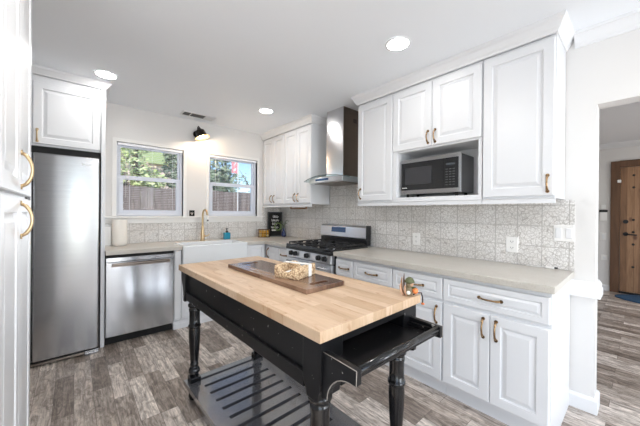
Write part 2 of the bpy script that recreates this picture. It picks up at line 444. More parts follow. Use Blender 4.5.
# the range wall: solid part, header over the opening, far piece
struct('wall_right', MB().box(XW, .200, 0, XW+.135, 4.098, ZC).box(XW, -1.3, 2.020, XW+.135, .200, ZC).box(XW, -3.2, 0, XW+.135, -1.3, ZC), M['wall'])
struct('wall_left', MB().box(XL-.15, -3.2, 0, XL, -2.35, ZC).box(XL-.15, -.25, 0, XL, 3.958, ZC).box(XL-.15, -2.35, 0, XL, -.25, .05).box(XL-.15, -2.35, 2.15, XL, -.25, ZC), M['wall'])  # unseen opening in this wall, cut for the added side fill
wf = MB().box(-.95, -3.35, 2.27, 7.05, -3.2, ZC)
for a, b in ((-.95, -.10), (.26, .76), (1.24, 1.71), (2.19, 3.55), (6.25, 7.05)): wf.box(a, -3.35, 0, b, -3.2, 2.27)  # unseen openings, sized and spaced to suit the added fill lights
struct('wall_front', wf, M['wall'])
# the entry hall seen through the opening
HX = 6.893
struct('wall_hall', MB().box(HX, -3.2, 0, HX+.14, 4.098, ZC).box(XW+.135, YB, 0, HX, YB+.14, ZC), M['wall'])
for nm, path, sd in (('baseboard_right', [(XW, .325), (XW, .200), (XW+.135, .200), (XW+.135, 3.95)], -1),):
    prof = [(0, 0), (.016, 0), (.016, .082), (.010, .095), (.006, .10), (0, .10)]
    struct(nm, sweep(path, prof, -1), M['trim'])
struct('baseboard_hall', sweep([(HX, 3.95), (HX, .365)], [(0, 0), (.016, 0), (.016, .085), (.006, .10), (0, .10)], -1), M['trim'])
# moulded block that wraps the wall end at counter height
struct('trim_1', sweep([(XW, .322), (XW, .200), (XW+.135, .200), (XW+.135, .50)],
       [(0, .755), (.026, .755), (.026, .800), (.021, .804), (.020, .832), (.008, .856), (0, .856)], -1), M['trim'])
crown = [(0, 2.425), (.010, 2.427), (.013, 2.440), (.026, 2.452), (.045, 2.480), (.056, 2.494), (.066, 2.497), (.069, ZC), (0, ZC)]
struct('trim_2', sweep([(XW, .312), (XW, -3.18)], crown, -1), M['trim'])
struct('trim_3', sweep([(HX, 3.94), (HX, -3.1)], [(0, 2.43), (.012, 2.44), (.03, 2.46), (.055, 2.49), (.06, ZC), (0, ZC)], -1), M['trim'])
ccr = [(-.012, 2.425), (.004, 2.425), (.008, 2.438), (.018, 2.450), (.032, 2.482), (.044, 2.495), (.048, ZC), (-.012, ZC)]
struct('trim_4', sweep([(XW-.002, 1.982), (2.238, 1.982), (2.238, .355), (XW-.002, .355)], ccr, -1), M['trim'])
struct('trim_5', sweep([(2.238, YB-.002), (2.238, 2.738), (XW-.002, 2.738)], ccr, -1), M['trim'])
struct('trim_6', sweep([(XL+.002, 3.385), (.222, 3.385), (.222, YB-.002)], [(-.012, 2.452), (.004, 2.452), (.008, 2.460), (.030, 2.486), (.040, 2.496), (.044, ZC), (-.012, ZC)], -1), M['trim'])

# windows
def window(n, x0, x1, label):
    w = bpy.data.objects.new('window_%d' % n, None); COL.objects.link(w); w.location = ((x0+x1)/2, YB+.06, Z0)
    w['kind'] = 'structure'; w['label'] = label
    f = MB(); ya, yb = YB+.035, YB+.11; t = .028
    f.box(x0, ya, Z0, x0+t, yb, Z1).box(x1-t, ya, Z0, x1, yb, Z1).box(x0+t, ya, Z1-t, x1-t, yb, Z1).box(x0+t, ya, Z0, x1-t, yb, Z0+t)
    build('window_frame', f, M['vinyl'], w, .003)
    zm = 1.690
    def sash(nm, za, zb, yy, s, sb, st):
        m_ = MB(); a, b = x0+t, x1-t
        m_.box(a, yy, za, a+s, yy+.03, zb).box(b-s, yy, za, b, yy+.03, zb).box(a+s, yy, za, b-s, yy+.03, za+sb).box(a+s, yy, zb-st, b-s, yy+.03, zb)
        o = build(nm, m_, M['vinyl'], w, .003)
        build('pane', MB().box(a+s, yy+.012, za+sb, b-s, yy+.016, zb-st), M['glass'], o)
    sash('upper_sash', zm-.02, Z1-t, YB+.078, .018, .045, .015)
    sash('lower_sash', Z0+t, zm+.022, YB+.045, .040, .045, .045)
    c = MB(); g = .040
    c.box(x0-g, YB-.012, Z0, x0, YB, Z1+g).box(x1, YB-.012, Z0, x1+g, YB, Z1+g).box(x0, YB-.012, Z1, x1, YB, Z1+g)
    c.box(x0-.006, YB-.01, Z0, x0, YB+.035, Z1).box(x1, YB-.01, Z0, x1+.006, YB+.035, Z1).box(x0, YB-.01, Z1, x1, YB+.035, Z1+.006)
    build('casing', c, M['casing'], w)
window(1, *W1, 'white double-hung window next to the fridge, garden trees and fence outside')
window(2, *W2, 'white double-hung window next to the upper cabinets, blue sky and fence outside')
struct('trim_7', MB().box(.222, YB-.050, 1.212, 2.235, YB, 1.235).box(.222, YB-.020, 1.150, 2.235, YB, 1.212), M['casing'], bevel=.004)

def blind(x0, x1, label, n):
    b = thing('window_blind', label, 'blind', ((x0+x1)/2, YB+.015, Z0), 'blinds in the two kitchen windows')
    a0, a1 = x0+.008, x1-.008; yc = YB+.014
    build('headrail', MB().box(a0, yc-.017, Z1-.034, a1, yc+.017, Z1-.004), M['slat'], b, .002)
    sl = MB(); z = Z0+.040
    while z < Z1-.045:
        sl.box(a0, yc-.008, z, a1, yc+.008, z+.0007); z += .0215
    build('slats', sl, M['slat'], b)
    build('bottom_rail', MB().box(a0, yc-.012, Z0+.014, a1, yc+.012, Z0+.028), M['slat'], b, .002)
    for u in (.17, .5, .83):
        x = a0+(a1-a0)*u
        build('ladder_cord', MB().box(x-.0012, yc-.0135, Z0+.028, x+.0012, yc-.0122, Z1-.034), M['slat'], b)
    build('tilt_wand', MB().cyl((a0+.08, yc-.02, Z1-.05), (a0+.08, yc-.02, 1.45), .0022, 8), M['vent'], b)
blind(*W1, 'open white slatted blind in the window beside the fridge', 1)
blind(*W2, 'open white slatted blind in the window beside the corner cabinets', 2)

# carved tile backsplash
t = .006
struct('backsplash', MB().box(.222, YB-t, .915, XW-t, YB, 1.150).box(2.235, YB-t, 1.150, XW-t, YB, 1.395), M['tile_x'])
struct('backsplash', MB().box(XW-t, .303, .915, XW, YB, 1.400).box(XW-t, 1.985, 1.400, XW, 2.735, 1.72), M['tile_y'])

# ================================================================== range-wall base cabinets
FX = 1.965
def base_range(y0, y1, label, drawers, doors, hands, end=False):
    """y0 is the larger y (left as seen); drawers / doors = list of (u0, u1)"""
    c = thing('base_cabinet', label, 'cabinet', ((FX+XW)/2, (y0+y1)/2, 0), 'white base cabinets')
    b = MB().box(FX, y1, .105, XW-.008, y0, .874)
    if end: b.box(2.02, y1, 0, XW-.008, y1+.018, .105)
    build('body', b, M['cab'], c)
    build('toe_kick', MB().box(2.018, y1+(.018 if end else 0), 0, 2.036, y0, .105), M['cab'], c)
    T = frame('-x', FX, y0, 0)
    for u0, u1 in drawers:
        d = door(c, T @ Matrix.Translation((u0, .695, 0)), u1-u0, .150, 'drawer', RAISED_D)
        mid = (u0+u1)/2; hw = min(.062, (u1-u0)*.28)
        handle(d, T, (mid-hw, .768, .02), (mid+hw, .768, .02))
    for (u0, u1), hu in zip(doors, hands):
        d = door(c, T @ Matrix.Translation((u0, .125, 0)), u1-u0, .545, 'door', RAISED if u1-u0 > .25 else RAISED_D)
        handle(d, T, (hu, .525, .02), (hu, .640, .02))
    return c
base_range(.918, .322, 'white two-door base cabinet with one wide drawer at the open end of the long counter', [(.006, .590)], [(.006, .296), (.300, .590)], [.262, .334], True)
base_range(1.332, .920, 'white single-door base cabinet between the wide two-door cabinet and the next drawer unit', [(.004, .408)], [(.004, .408)], [.372])
base_range(1.760, 1.334, 'white drawer and door base cabinet second from the right side of the range', [(.004, .422)], [(.004, .422)], [.045])
base_range(1.992, 1.762, 'narrow white base cabinet touching the right side of the range', [(.004, .226)], [(.004, .226)], [.19])
base_range(3.020, 2.790, 'narrow white base cabinet touching the left side of the range', [(.004, .226)], [(.004, .226)], [.19])
# corner unit: single tall door beside the narrow one
c = thing('base_cabinet', 'white corner base cabinet with tall door under the black chalkboard sign', 'cabinet', (2.25, 3.5, 0), 'white base cabinets')
build('body', MB().box(FX, 3.022, .105, XW-.008, YB-.008, .874), M['cab'], c)
build('toe_kick', MB().box(2.018, 3.022, 0, 2.036, YB-.02, .105), M['cab'], c)
T = frame('-x', FX, 3.310, 0)
d = door(c, T @ Matrix.Translation((.004, .125, 0)), .280, .722); handle(d, T, (.05, .70, .02), (.05, .82, .02), M['bronze'])

# ================================================================== back-wall base units
FY = 3.350
def base_back(x0, x1, label, ztop, doors, hands, drawer=False, group='white base cabinets'):
    c = thing('base_cabinet', label, 'cabinet', ((x0+x1)/2, 3.65, 0), group)
    build('body', MB().box(x0, FY, .105, x1, YB-.008, ztop), M['cab'], c)
    build('toe_kick', MB().box(x0, FY+.03, 0, x1, FY+.05, .105).prism([(FY+.03, 0), (FY+.012, 0), (FY+.012, .05), (FY+.03, .085)], x0, x1, 'x'), M['cab'], c)
    T = frame('-y', x0, FY, 0)
    top = ztop-.008
    for (u0, u1), hu in zip(doors, hands):
        st = RAISED if u1-u0 > .25 else (RAISED_D if u1-u0 > .15 else [(0, -.003), (.003, 0)])
        d = door(c, T @ Matrix.Translation((u0, .125, 0)), u1-u0, top-.125, 'door', st)
        if hu is not None: handle(d, T, (hu, top-.15, .02), (hu, top-.03, .02))
base_back(.822, .890, 'narrow white filler cabinet between the dishwasher and the white sink', .874, [(.003, .065)], [None])
base_back(.892, 1.657, 'white two-door base cabinet directly under the farmhouse sink', .655, [(.004, .380), (.385, .761)], [.345, .42])
base_back(1.659, 1.940, 'white base cabinet in the corner to the right of the farmhouse sink', .874, [(.02, .262)], [None])

# counters
cp = MB().prism([(.224, 3.312), (.892, 3.312), (.892, 3.712), (1.658, 3.712), (1.658, 3.312), (1.913, 3.312), (1.913, 2.786), (2.558, 2.786), (2.558, 3.951), (.224, 3.951)], .875, .915, 'z')
tag(build('countertop', cp, M['counter'], None, .003), 'beige quartz countertop under the windows, wrapping the sink and the corner', 'countertop')
tag(build('countertop', MB().prism([(1.913, .302), (2.558, .302), (2.558, 1.992), (1.913, 1.992)], .875, .915, 'z'), M['counter'], None, .003), 'long beige quartz countertop from the range to the wall opening', 'countertop')

# sink
sk = thing('farmhouse_sink', 'white fireclay farmhouse sink with apron front below the right window', 'sink', (1.275, 3.5, .655))
s_ = MB(); X0, X1, Y0, Y1 = .896, 1.654, 3.278, 3.708
bs = [(X0, Y0), (X1, Y0), (X1, Y1), (X0, Y1)]
vs = [(x, y, .657) for x, y in bs]+[(x, y, .918) for x, y in bs]
inn = [(X0+.03, Y0+.035), (X1-.03, Y0+.035), (X1-.03, Y1-.03), (X0+.03, Y1-.03)]
vs += [(x, y, .918) for x, y in inn]+[(x*.98+.0255, y*.98+.07, .70) for x, y in inn]
fs = [(3, 2, 1, 0)]
for k in range(4):
    k2 = (k+1) % 4; fs += [(k, k2, 4+k2, 4+k), (4+k, 4+k2, 8+k2, 8+k), (8+k, 8+k2, 12+k2, 12+k)]
fs.append((12, 13, 14, 15)); s_.add(vs, fs)
build('basin', s_, M['porcelain'], sk, .010, 3)
build('drain', MB().cyl((1.275, 3.5, .7005), (1.275, 3.5, .704), .045, 20), M['steel'], sk)

# faucet
fa = thing('faucet', 'tall brushed gold pull-down faucet standing behind the white sink', 'faucet', (1.272, 3.80, .915))
build('base', MB().lathe([(.030, 0), (.030, .008), (.025, .014), (.024, .09), (.020, .14), (.015, .20)], (1.272, 3.80, .915)), M['gold'], fa)
pts = [(1.272, 3.80, 1.10)]+[(1.272, 3.80, 1.10+.03*i) for i in range(1, 5)]
R_ = .085
for i in range(0, 15):
    a = PI*i/15; pts.append((1.272, 3.80-R_+R_*math.cos(a), 1.235+R_*math.sin(a)))
build('gooseneck_spout', MB().tube(pts, .0125, 14), M['gold'], fa)
sp = build('spray_head', MB().lathe([(.013, 0), (.017, .01), (.017, .07), (.014, .085), (.012, .09)], (1.272, 3.63, 1.150)), M['outlet'], fa)
build('spray_button', MB().box(1.264, 3.609, 1.175, 1.280, 3.615, 1.195), M['slot'], sp)
build('lever', MB().tube([(1.29, 3.795, .975), (1.315, 3.785, .975), (1.338, 3.78, .98), (1.352, 3.775, 1.005)], [.011, .010, .008, .006], 12), M['gold'], fa)

# dishwasher
dw = thing('dishwasher', 'stainless steel dishwasher with bar handle between fridge panel and sink', 'dishwasher', (.52, 3.6, 0))
build('tub', MB().box(.230, 3.372, .09, .815, YB-.02, .868), M['darkplastic'], dw)
dd = build('door', MB().box(.228, 3.335, .088, .817, 3.370, .800), M['steel'], dw, .004)
build('control_strip', MB().box(.228, 3.335, .803, .817, 3.372, .845), M['steel'], dw, .003)
build('handle', MB().box(.275, 3.308, .770, .775, 3.320, .790).box(.285, 3.320, .772, .300, 3.336, .786).box(.750, 3.320, .772, .765, 3.336, .786), M['steeldark'], dw, .005)
build('handle_recess', MB().box(.270, 3.3335, .755, .780, 3.3345, .772), M['steeldark'], dw)
build('kick_plate', MB().box(.228, 3.40, 0, .817, 3.415, .088), M['gap'], dw)
build('top_gap', MB().box(.228, 3.345, .846, .817, 3.372, .873), M['gap'], dw)

# ================================================================== fridge bay
tag(build('fridge_end_panel', MB().box(.190, 3.365, 0, .222, YB-.003, 2.452), M['cab'], None, .002), 'tall white end panel between the fridge and the dishwasher', 'panel')
fr = thing('refrigerator', 'large stainless steel refrigerator standing at the left under a white cabinet', 'refrigerator', (-.24, 3.6, 0))
build('body', MB().box(-.68, 3.335, .03, .178, 3.92, 1.765), M['gap'], fr)
d1 = build('door', MB().box(-.255, 3.262, .048, .172, 3.325, 1.772), M['steel'], fr, .010, 3)
d2 = build('door', MB().box(-.68, 3.262, .048, -.259, 3.325, 1.772), M['steel'], fr, .010, 3)
build('handle', MB().tube([(-.30, 3.26, .55), (-.30, 3.205, .56), (-.30, 3.20, .8), (-.30, 3.20, 1.3), (-.30, 3.205, 1.54), (-.30, 3.26, 1.55)], .012, 12), M['steelh'], d2)
lg = MB()
for k, w_ in enumerate((.013, .008, .010, .007, .009, .006, .009)):
    lg.box(.050+k*.0105, 3.2605, 1.700, .050+k*.0105+.0075, 3.2622, 1.700+w_)
lg.tube([(.045+.085*i/8, 3.2615, 1.713+.008*math.sin(PI*i/8)) for i in range(9)], .0011, 6)
build('logo', lg, M['outlet'], d1)
build('grille', MB().box(-.68, 3.30, .006, .178, 3.33, .042), M['darkplastic'], fr)
build('grille_bar', MB().box(-.68, 3.275, .012, .075, 3.30, .030), M['steeldark'], fr, .003)
build('foot_cover', MB().box(.075, 3.258, .002, .176, 3.30, .040).box(.075, 3.252, .018, .176, 3.26, .024), M['steel'], fr, .003)
build('hinge_cover', MB().box(.13, 3.30, 1.766, .176, 3.38, 1.782), M['darkplastic'], fr)

fc = thing('wall_cabinet', 'white cabinet mounted above the stainless refrigerator', 'cabinet', (-.29, 3.65, 1.85))
build('body', MB().box(XL+.004, 3.405, 1.850, .189, YB-.008, 2.452), M['cab'], fc)
build('gap_shade_board', MB().box(XL+.004, 3.42, 1.775, .189, 3.44, 1.849), M['gap'], fc)  # near-black board put in for the shade in the gap over the fridge
T = frame('-y', -.272, 3.405, 0)
d = door(fc, T @ Matrix.Translation((.004, 1.865, 0)), .452, .532); handle(d, T, (.032, 1.885, .02), (.032, 1.985, .02), M['gold'])
T = frame('-y', -.75, 3.405, 0)
d = door(fc, T @ Matrix.Translation((.004, 1.865, 0)), .472, .532); handle(d, T, (.445, 1.885, .02), (.445, 1.985, .02), M['bronze'])

# pantry
pa = thing('pantry_cabinet', 'floor to ceiling white pantry cabinet with brass pulls at the left edge', 'cabinet', (-.5, 1.4, 0))
build('body', MB().box(XL+.004, .805, .10, -.180, 1.955, 2.505), M['cab'], pa)
build('toe_kick', MB().box(XL+.004, .805, 0, -.24, 1.955, .10), M['cab'], pa)
for k, ya in enumerate((.825, 1.200, 1.575)):
    T = frame('+x', -.178, ya, 0)
    hu = (.030, .34, .030)[k]
    d = door(pa, T @ Matrix.Translation((.002, .115, 0)), .371, 1.232); k == 1 or handle(d, T, (hu, 1.195, .02), (hu, 1.325, .02), M['gold'], .0054, .032)
    d = door(pa, T @ Matrix.Translation((.002, 1.362, 0)), .371, 1.09); k == 1 or handle(d, T, (hu, 1.390, .02), (hu, 1.525, .02), M['gold'], .0054, .032)

# ================================================================== upper cabinets on the range wall
UX = 2.255
def rail(c, y0, y1):
    build('light_rail', MB().box(2.243, y1, 1.370, 2.262, y0, 1.404).prism([(2.243, 1.398), (2.236, 1.404), (2.243, 1.404)], y1, y0, 'y'), M['cab'], c)
def upper(y0, y1, label, doors, hands, zb=1.419, full=True):
    c = thing('wall_cabinet', label, 'cabinet', ((UX+XW)/2, (y0+y1)/2, 1.37), 'white wall cabinets on the range wall')
    if full: build('body', MB().box(UX, y1, 1.404, XW-.008, y0, 2.424), M['cab'], c)
    T = frame('-x', UX, y0, 0)
    for (u0, u1), hu in zip(doors, hands):
        d = door(c, T @ Matrix.Translation((u0, zb, 0)), u1-u0, 2.402-zb)
        handle(d, T, (hu, zb+.025, .02), (hu, zb+.125, .02), M['brass'])
    rail(c, y0, y1); return c
upper(.772, .358, 'tall white single-door wall cabinet at the right end, beside the wall opening', [(.004, .408)], [.378])
c = upper(1.540, .776, 'white wall cabinet with two short doors above the microwave niche', [(.004, .378), (.383, .760)], [.350, .412], 1.865, False)
build('body', MB().box(UX, .776, 1.850, XW-.008, 1.540, 2.424), M['cab'], c)
build('niche_side', MB().box(UX-.012, .776, 1.404, XW-.008, .800, 1.850), M['cab'], c)
build('niche_side', MB().box(UX-.012, 1.500, 1.404, XW-.008, 1.540, 1.850), M['cab'], c)
build('niche_shelf', MB().box(UX-.012, .800, 1.404, XW-.02, 1.500, 1.440), M['cab'], c)
build('niche_back', MB().box(XW-.02, .800, 1.440, XW-.008, 1.500, 1.850), M['cab'], c)
upper(1.970, 1.542, 'white single-door wall cabinet between the range hood and the microwave cabinet', [(.004, .420)], [.045])
upper(3.345, 2.742, 'white two-door wall cabinet next to the left side of the range hood', [(.004, .298), (.302, .598)], [.262, .338])
upper(3.948, 3.347, 'white two-door wall cabinet in the corner next to the right window', [(.020, .306), (.310, .597)], [.27, .348])
hb = thing('paper_holder', 'thin wooden bar holder mounted under the wall cabinet beside the range', 'holder', (2.45, 3.2, 1.34))
build('bar', MB().cyl((2.42, 3.07, 1.352), (2.42, 3.42, 1.352), .010, 12), M['alder'], hb)
build('bracket', MB().box(2.41, 3.055, 1.345, 2.43, 3.07, 1.403), M['alder'], hb)
build('bracket', MB().box(2.41, 3.42, 1.345, 2.43, 3.435, 1.403), M['alder'], hb)

# microwave
mw = thing('microwave', 'stainless microwave with black glass door sitting in the cabinet niche', 'microwave', (2.41, 1.2, 1.44))
Y0, Y1 = 1.478, .938; Zb, Zt = 1.470, 1.782
build('case', MB().box(2.302, Y1+.002, Zb+.004, 2.540, Y0-.002, Zt-.004), mat('grey_case', (.16, .16, .165), .4, .6), mw, .004)
build('front_frame', MB().box(2.280, Y1, Zb, 2.300, Y0, Zt), M['steelh'], mw, .003)
T = frame('-x', 2.280, Y0, Zb)
build('door_glass', MB().panel(.392, .245, .004, [(0, 0)], T @ Matrix.Translation((.008, .036, 0))), M['glassblack'], mw)
build('window_screen', MB().panel(.250, .150, .0012, [(0, 0)], T @ Matrix.Translation((.050, .085, .004))), mat('microwave_screen', (.045, .045, .05), .12, coat=.3), mw)
cpn = build('control_panel', MB().panel(.118, .245, .004, [(0, 0)], T @ Matrix.Translation((.402, .036, 0))), M['glassblack'], mw)
bt = MB()
for i in range(7):
    for j in range(3): bt.panel(.018, .006, .0006, [(0, 0)], T @ Matrix.Translation((.420+j*.028, .060+i*.021, .004)))
build('buttons', bt, mat('button_grey', (.10, .10, .10), .5), cpn)
build('clock_display', MB().panel(.070, .016, .0006, [(0, 0)], T @ Matrix.Translation((.423, .222, .004))), mat('clock_glass', (.08, .09, .10), .2), cpn)
lg = MB()
for k in range(9): lg.panel(.0042, .007 if k % 3 else .010, .0006, [(0, 0)], T @ Matrix.Translation((.020+k*.0055, .052, .004)))
build('logo', lg, M['chalk'], mw)
for yy in (Y0-.05, Y1+.05):
    for xx in (2.32, 2.50): build('foot', MB().cyl((xx, yy, 1.4402), (xx, yy, Zb+.004), .012, 12), M['darkplastic'], mw)

# ================================================================== range hood
hd = thing('range_hood', 'stainless chimney range hood with curved glass canopy above the gas range', 'range hood', (2.35, 2.37, 1.64))
build('chimney', MB().box(2.305, 2.250, 1.700, XW-.008, 2.530, ZC-.001), M['steelh'], hd, .002)
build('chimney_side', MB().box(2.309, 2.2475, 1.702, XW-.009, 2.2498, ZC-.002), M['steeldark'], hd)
vv = MB()
for k in range(4): vv.box(2.47, 2.2462, 2.36+k*.012, 2.53, 2.2474, 2.365+k*.012)
build('chimney_vents', vv, M['gap'], hd)
poly = [(XW-.008, 2.100), (2.20, 2.100)]+[(2.145-.045*math.sin(PI*i/10), 2.100+.560*i/10) for i in range(11)]+[(2.20, 2.660), (XW-.008, 2.660)]
build('canopy', MB().prism(poly, 1.640, 1.699, 'z'), M['steelr'], hd, .003)
pn = MB()
for i in range(2, 6):
    a = [(2.1435-.045*math.sin(PI*j/10), 2.100+.560*j/10) for j in (i+1.2, i+2.2)]
    (xa, ya), (xb, yb) = a; pn.add([(xa, ya, 1.658), (xb, yb, 1.658), (xb, yb, 1.682), (xa, ya, 1.682)], [(0, 1, 2, 3)])
    pn.add([(xa+.004, ya, 1.658), (xb+.004, yb, 1.658), (xb+.004, yb, 1.682), (xa+.004, ya, 1.682)], [(0, 1, 2, 3)])
build('control_display', pn, M['display'], hd)
build('grease_filter', MB().box(2.18, 2.14, 1.634, 2.52, 2.60, 1.6395), M['steeldark'], hd)
gl = MB(); n = 16; vs = []; fs = []
for i in range(n+1):
    t_ = -1+2*i/n; y = 2.375+.385*t_; z = 1.722-.046*t_*t_; xf = 2.095+.045*t_*t_
    vs += [(xf, y, z), (XW-.012, y, z), (XW-.012, y, z-.006), (xf, y, z-.006)]
for i in range(n):
    for k in range(4): k2 = (k+1) % 4; fs.append((4*i+k, 4*i+k2, 4*i+4+k2, 4*i+4+k))
fs += [(0, 1, 2, 3), (4*n, 4*n+1, 4*n+2, 4*n+3)]
gl.add(vs, fs)
build('glass_canopy', gl, M['hoodglass'], hd)
ge = MB(); ge.tube([(2.0935+.045*t_*t_, 2.375+.385*t_, 1.719-.046*t_*t_) for t_ in [-1+2*i/24 for i in range(25)]], .0032, 6)
build('glass_edge', ge, mat('dark_glass_edge', (.10, .14, .14), .15, coat=.5), hd)

# ================================================================== gas range
rg = thing('gas_range', 'stainless gas range with black cooktop and five knobs under the hood', 'range', (2.2, 2.38, 0))
RY0, RY1 = 2.783, 2.010
build('body', MB().box(1.955, RY1, .09, 2.545, RY0, .8995), M['darkplastic'], rg)
build('cooktop', MB().box(1.900, RY1, .900, 2.47, RY0, .930), M['glassblack'], rg, .006, 3)
build('cooktop_rim', MB().box(1.896, RY1, .870, 1.955, RY0, .8995), M['darkplastic'], rg, .004)
pp = MB().prism([(1.955, .780), (1.912, .780), (1.900, .792), (1.906, .869), (1.955, .869)], RY1+.002, RY0-.002, 'y')
cpn = build('control_panel', pp, M['steelr'], rg, .003)
for k, u in enumerate((.09, .175, .375, .57, .665)):
    y = RY0-u-.02; a = Vector((1.904, y, .830)); b = Vector((1.874, y, .832))
    kb = build('knob', MB().cyl(a, b, .029, 20, .024), M['darkplastic'], cpn, .002)
    build('knob_grip', MB().box(1.862, y-.005, .810, 1.875, y+.005, .854), M['darkplastic'], kb, .002)
od = build('oven_door', MB().box(1.918, RY1+.002, .265, 1.953, RY0-.002, .772), M['steelr'], rg, .004)
build('oven_window', MB().box(1.9165, RY1+.09, .36, 1.9195, RY0-.09, .66), M['glassblack'], od)
build('oven_handle', MB().cyl((1.875, RY1+.05, .735), (1.875, RY0-.05, .735), .013, 16).box(1.875, RY1+.07, .727, 1.92, RY1+.09, .743).box(1.875, RY0-.09, .727, 1.92, RY0-.07, .743), M['steelh'], od)
build('storage_drawer', MB().box(1.920, RY1+.002, .09, 1.953, RY0-.002, .255), M['steelr'], rg, .004)
bgd = build('backguard_base', MB().box(2.450, RY1, .930, 2.517, RY0, .995), M['darkplastic'], rg, .004)
bg = build('backguard', MB().prism([(2.465, .998), (2.435, 1.008), (2.443, 1.130), (2.465, 1.148), (2.517, 1.150), (2.517, .998)], RY1+.012, RY0-.002, 'y'), M['steelr'], rg, .004)
build('backguard_cap', MB().box(2.440, RY1, .996, 2.519, RY1+.011, 1.152), M['darkplastic'], rg, .004)
T = Matrix.Translation((0, 0, 0))
ds = MB().add([(2.4355, 2.57, 1.062), (2.4355, 2.33, 1.062), (2.4395, 2.33, 1.122), (2.4395, 2.57, 1.122), (2.441, 2.57, 1.062), (2.441, 2.33, 1.062), (2.445, 2.33, 1.122), (2.445, 2.57, 1.122)], [(0,1,2,3),(4,7,6,5),(0,4,5,1),(1,5,6,2),(2,6,7,3),(3,7,4,0)])
for v in range(0): pass
dp = build('clock_display', ds, M['display'], bg)
for i, (cx, cy) in enumerate(((2.07, 2.20), (2.07, 2.58), (2.34, 2.20), (2.34, 2.58), (2.205, 2.39))):
    b = build('burner', MB().lathe([(.050, 0), (.050, .006), (.038, .009), (.036, .016), (0, .018)], (cx, cy, .930), 20), M['iron'], rg)
for (ya, yb) in ((2.018, 2.262), (2.268, 2.510), (2.516, 2.760)):
    g = MB(); z0, z1 = .942, .954; xa, xb = 1.925, 2.435; w_ = .012
    g.box(xa, ya, z0, xb, ya+w_, z1).box(xa, yb-w_, z0, xb, yb, z1)
    for x in (xa, (xa+xb)/2-w_/2, xb-w_): g.box(x, ya+w_, z0, x+w_, yb-w_, z1)
    ym = (ya+yb)/2
    for xc in (xa+.135, xb-.135):
        g.box(xc-.09, ym-w_/2, z0, xc-.025, ym+w_/2, z1).box(xc+.025, ym-w_/2, z0, xc+.09, ym+w_/2, z1)
        g.box(xc-w_/2, ya+w_, z0, xc+w_/2, ym-.03, z1).box(xc-w_/2, ym+.03, z0, xc+w_/2, yb-w_, z1)
    for x in (xa, xb-w_):
        for y in (ya, yb-w_): g.box(x, y, .9305, x+w_, y+w_, z0)
    build('grate', g, M['iron'], rg, .002)

# ================================================================== kitchen cart / island table (built in its own axes, then turned a degree)
tb = thing('kitchen_island_cart', 'black painted kitchen island with butcher block top and slatted lower shelf', 'kitchen island', (.89, 1.42, 0))
LOCAL.add(tb)
bp = mat('worn_black_paint', (.008, .008, .009), .30, spec=.28)
base(bp, ramp(bp, noise(bp, coords(bp), 42, 2, .5), [(.715, (.008, .008, .009)), (.74, (.30, .29, .27))]))
bg_ = mat('glossy_black_turning', (.006, .006, .007), .16, spec=.5)
M['wear'] = mat('worn_paint_edge', (.28, .25, .22), .5)
HX_, HY_ = .317, .747
build('butcher_block_top', MB().box(-HX_, -HY_, .882, HX_, HY_, .920), M['butcher'], tb, .002)
# corner posts with a scrolled lower outline
def post(sx, sy):
    xo = sx*.302; xi = sx*.195; yo = sy*.733; yi = sy*.642
    z = [(.880, 0, 0), (.735, 0, 0), (.715, .012, .004), (.700, .028, .010), (.690, .032, .012), (.675, .034, .014)]
    # profile in y,z ; pushed in x
    l = [(yo - sy*b, h) for h, a, b in z] if sy < 0 else [(yo, .88), (yo, .84), (yo-.006, .815), (yo-.030, .775), (yo-.042, .74), (yo-.046, .70), (yo-.048, .675)]
    rr = [(yi + sy*(a*.6 if sy < 0 else b), h) for h, a, b in z]
    poly = l + list(reversed(rr))
    return MB().prism(poly, min(xo, xi), max(xo, xi), 'x')
for sx in (-1, 1):
    for sy in (-1, 1): build('corner_post', post(sx, sy), bp, tb, .002)
for sx, nm in ((-1, 'side_apron'), (1, 'side_apron')):
    build(nm, MB().box(sx*.268, -.642, .735, sx*.285, .642, .880), bp, tb)
    build('side_rail', MB().box(sx*.262, -.642, .690, sx*.298, .642, .745).box(sx*.285, -.642, .868, sx*.298, .642, .880), bp, tb, .003)
build('end_rail', MB().box(-.195, -.733, .850, .195, -.700, .880), bp, tb, .002)
build('end_rail', MB().box(-.195, -.725, .690, .195, -.700, .770), bp, tb, .002)
build('end_apron', MB().box(-.195, .700, .690, .195, .728, .880), bp, tb, .002)
prof = [(.022, 0), (.030, .008), (.036, .030), (.033, .052), (.022, .070), (.020, .080), (.026, .086), (.026, .090)]
prof2 = [(.028, .160), (.020, .166), (.027, .174), (.037, .192), (.037, .206), (.028, .224), (.019, .232), (.028, .238), (.028, .246), (.025, .252),
         (.029, .30), (.034, .37), (.037, .44), (.037, .47), (.035, .495), (.035, .500), (.041, .504), (.041, .514), (.035, .518), (.034, .56), (.034, .60),
         (.037, .618), (.037, .628), (.031, .632), (.038, .640), (.043, .646), (.043, .660), (.036, .664), (.036, .675)]
for x, y in ((-.242, -.668), (.245, -.668), (-.245, .622), (.245, .622)):
    l = build('leg', MB().lathe(prof2, (x, y, 0), 24), bg_, tb)
    build('foot', MB().lathe(prof, (x, y, 0), 20).box(x-.034, y-.034, .088, x+.034, y+.034, .160), bg_, l, .003)
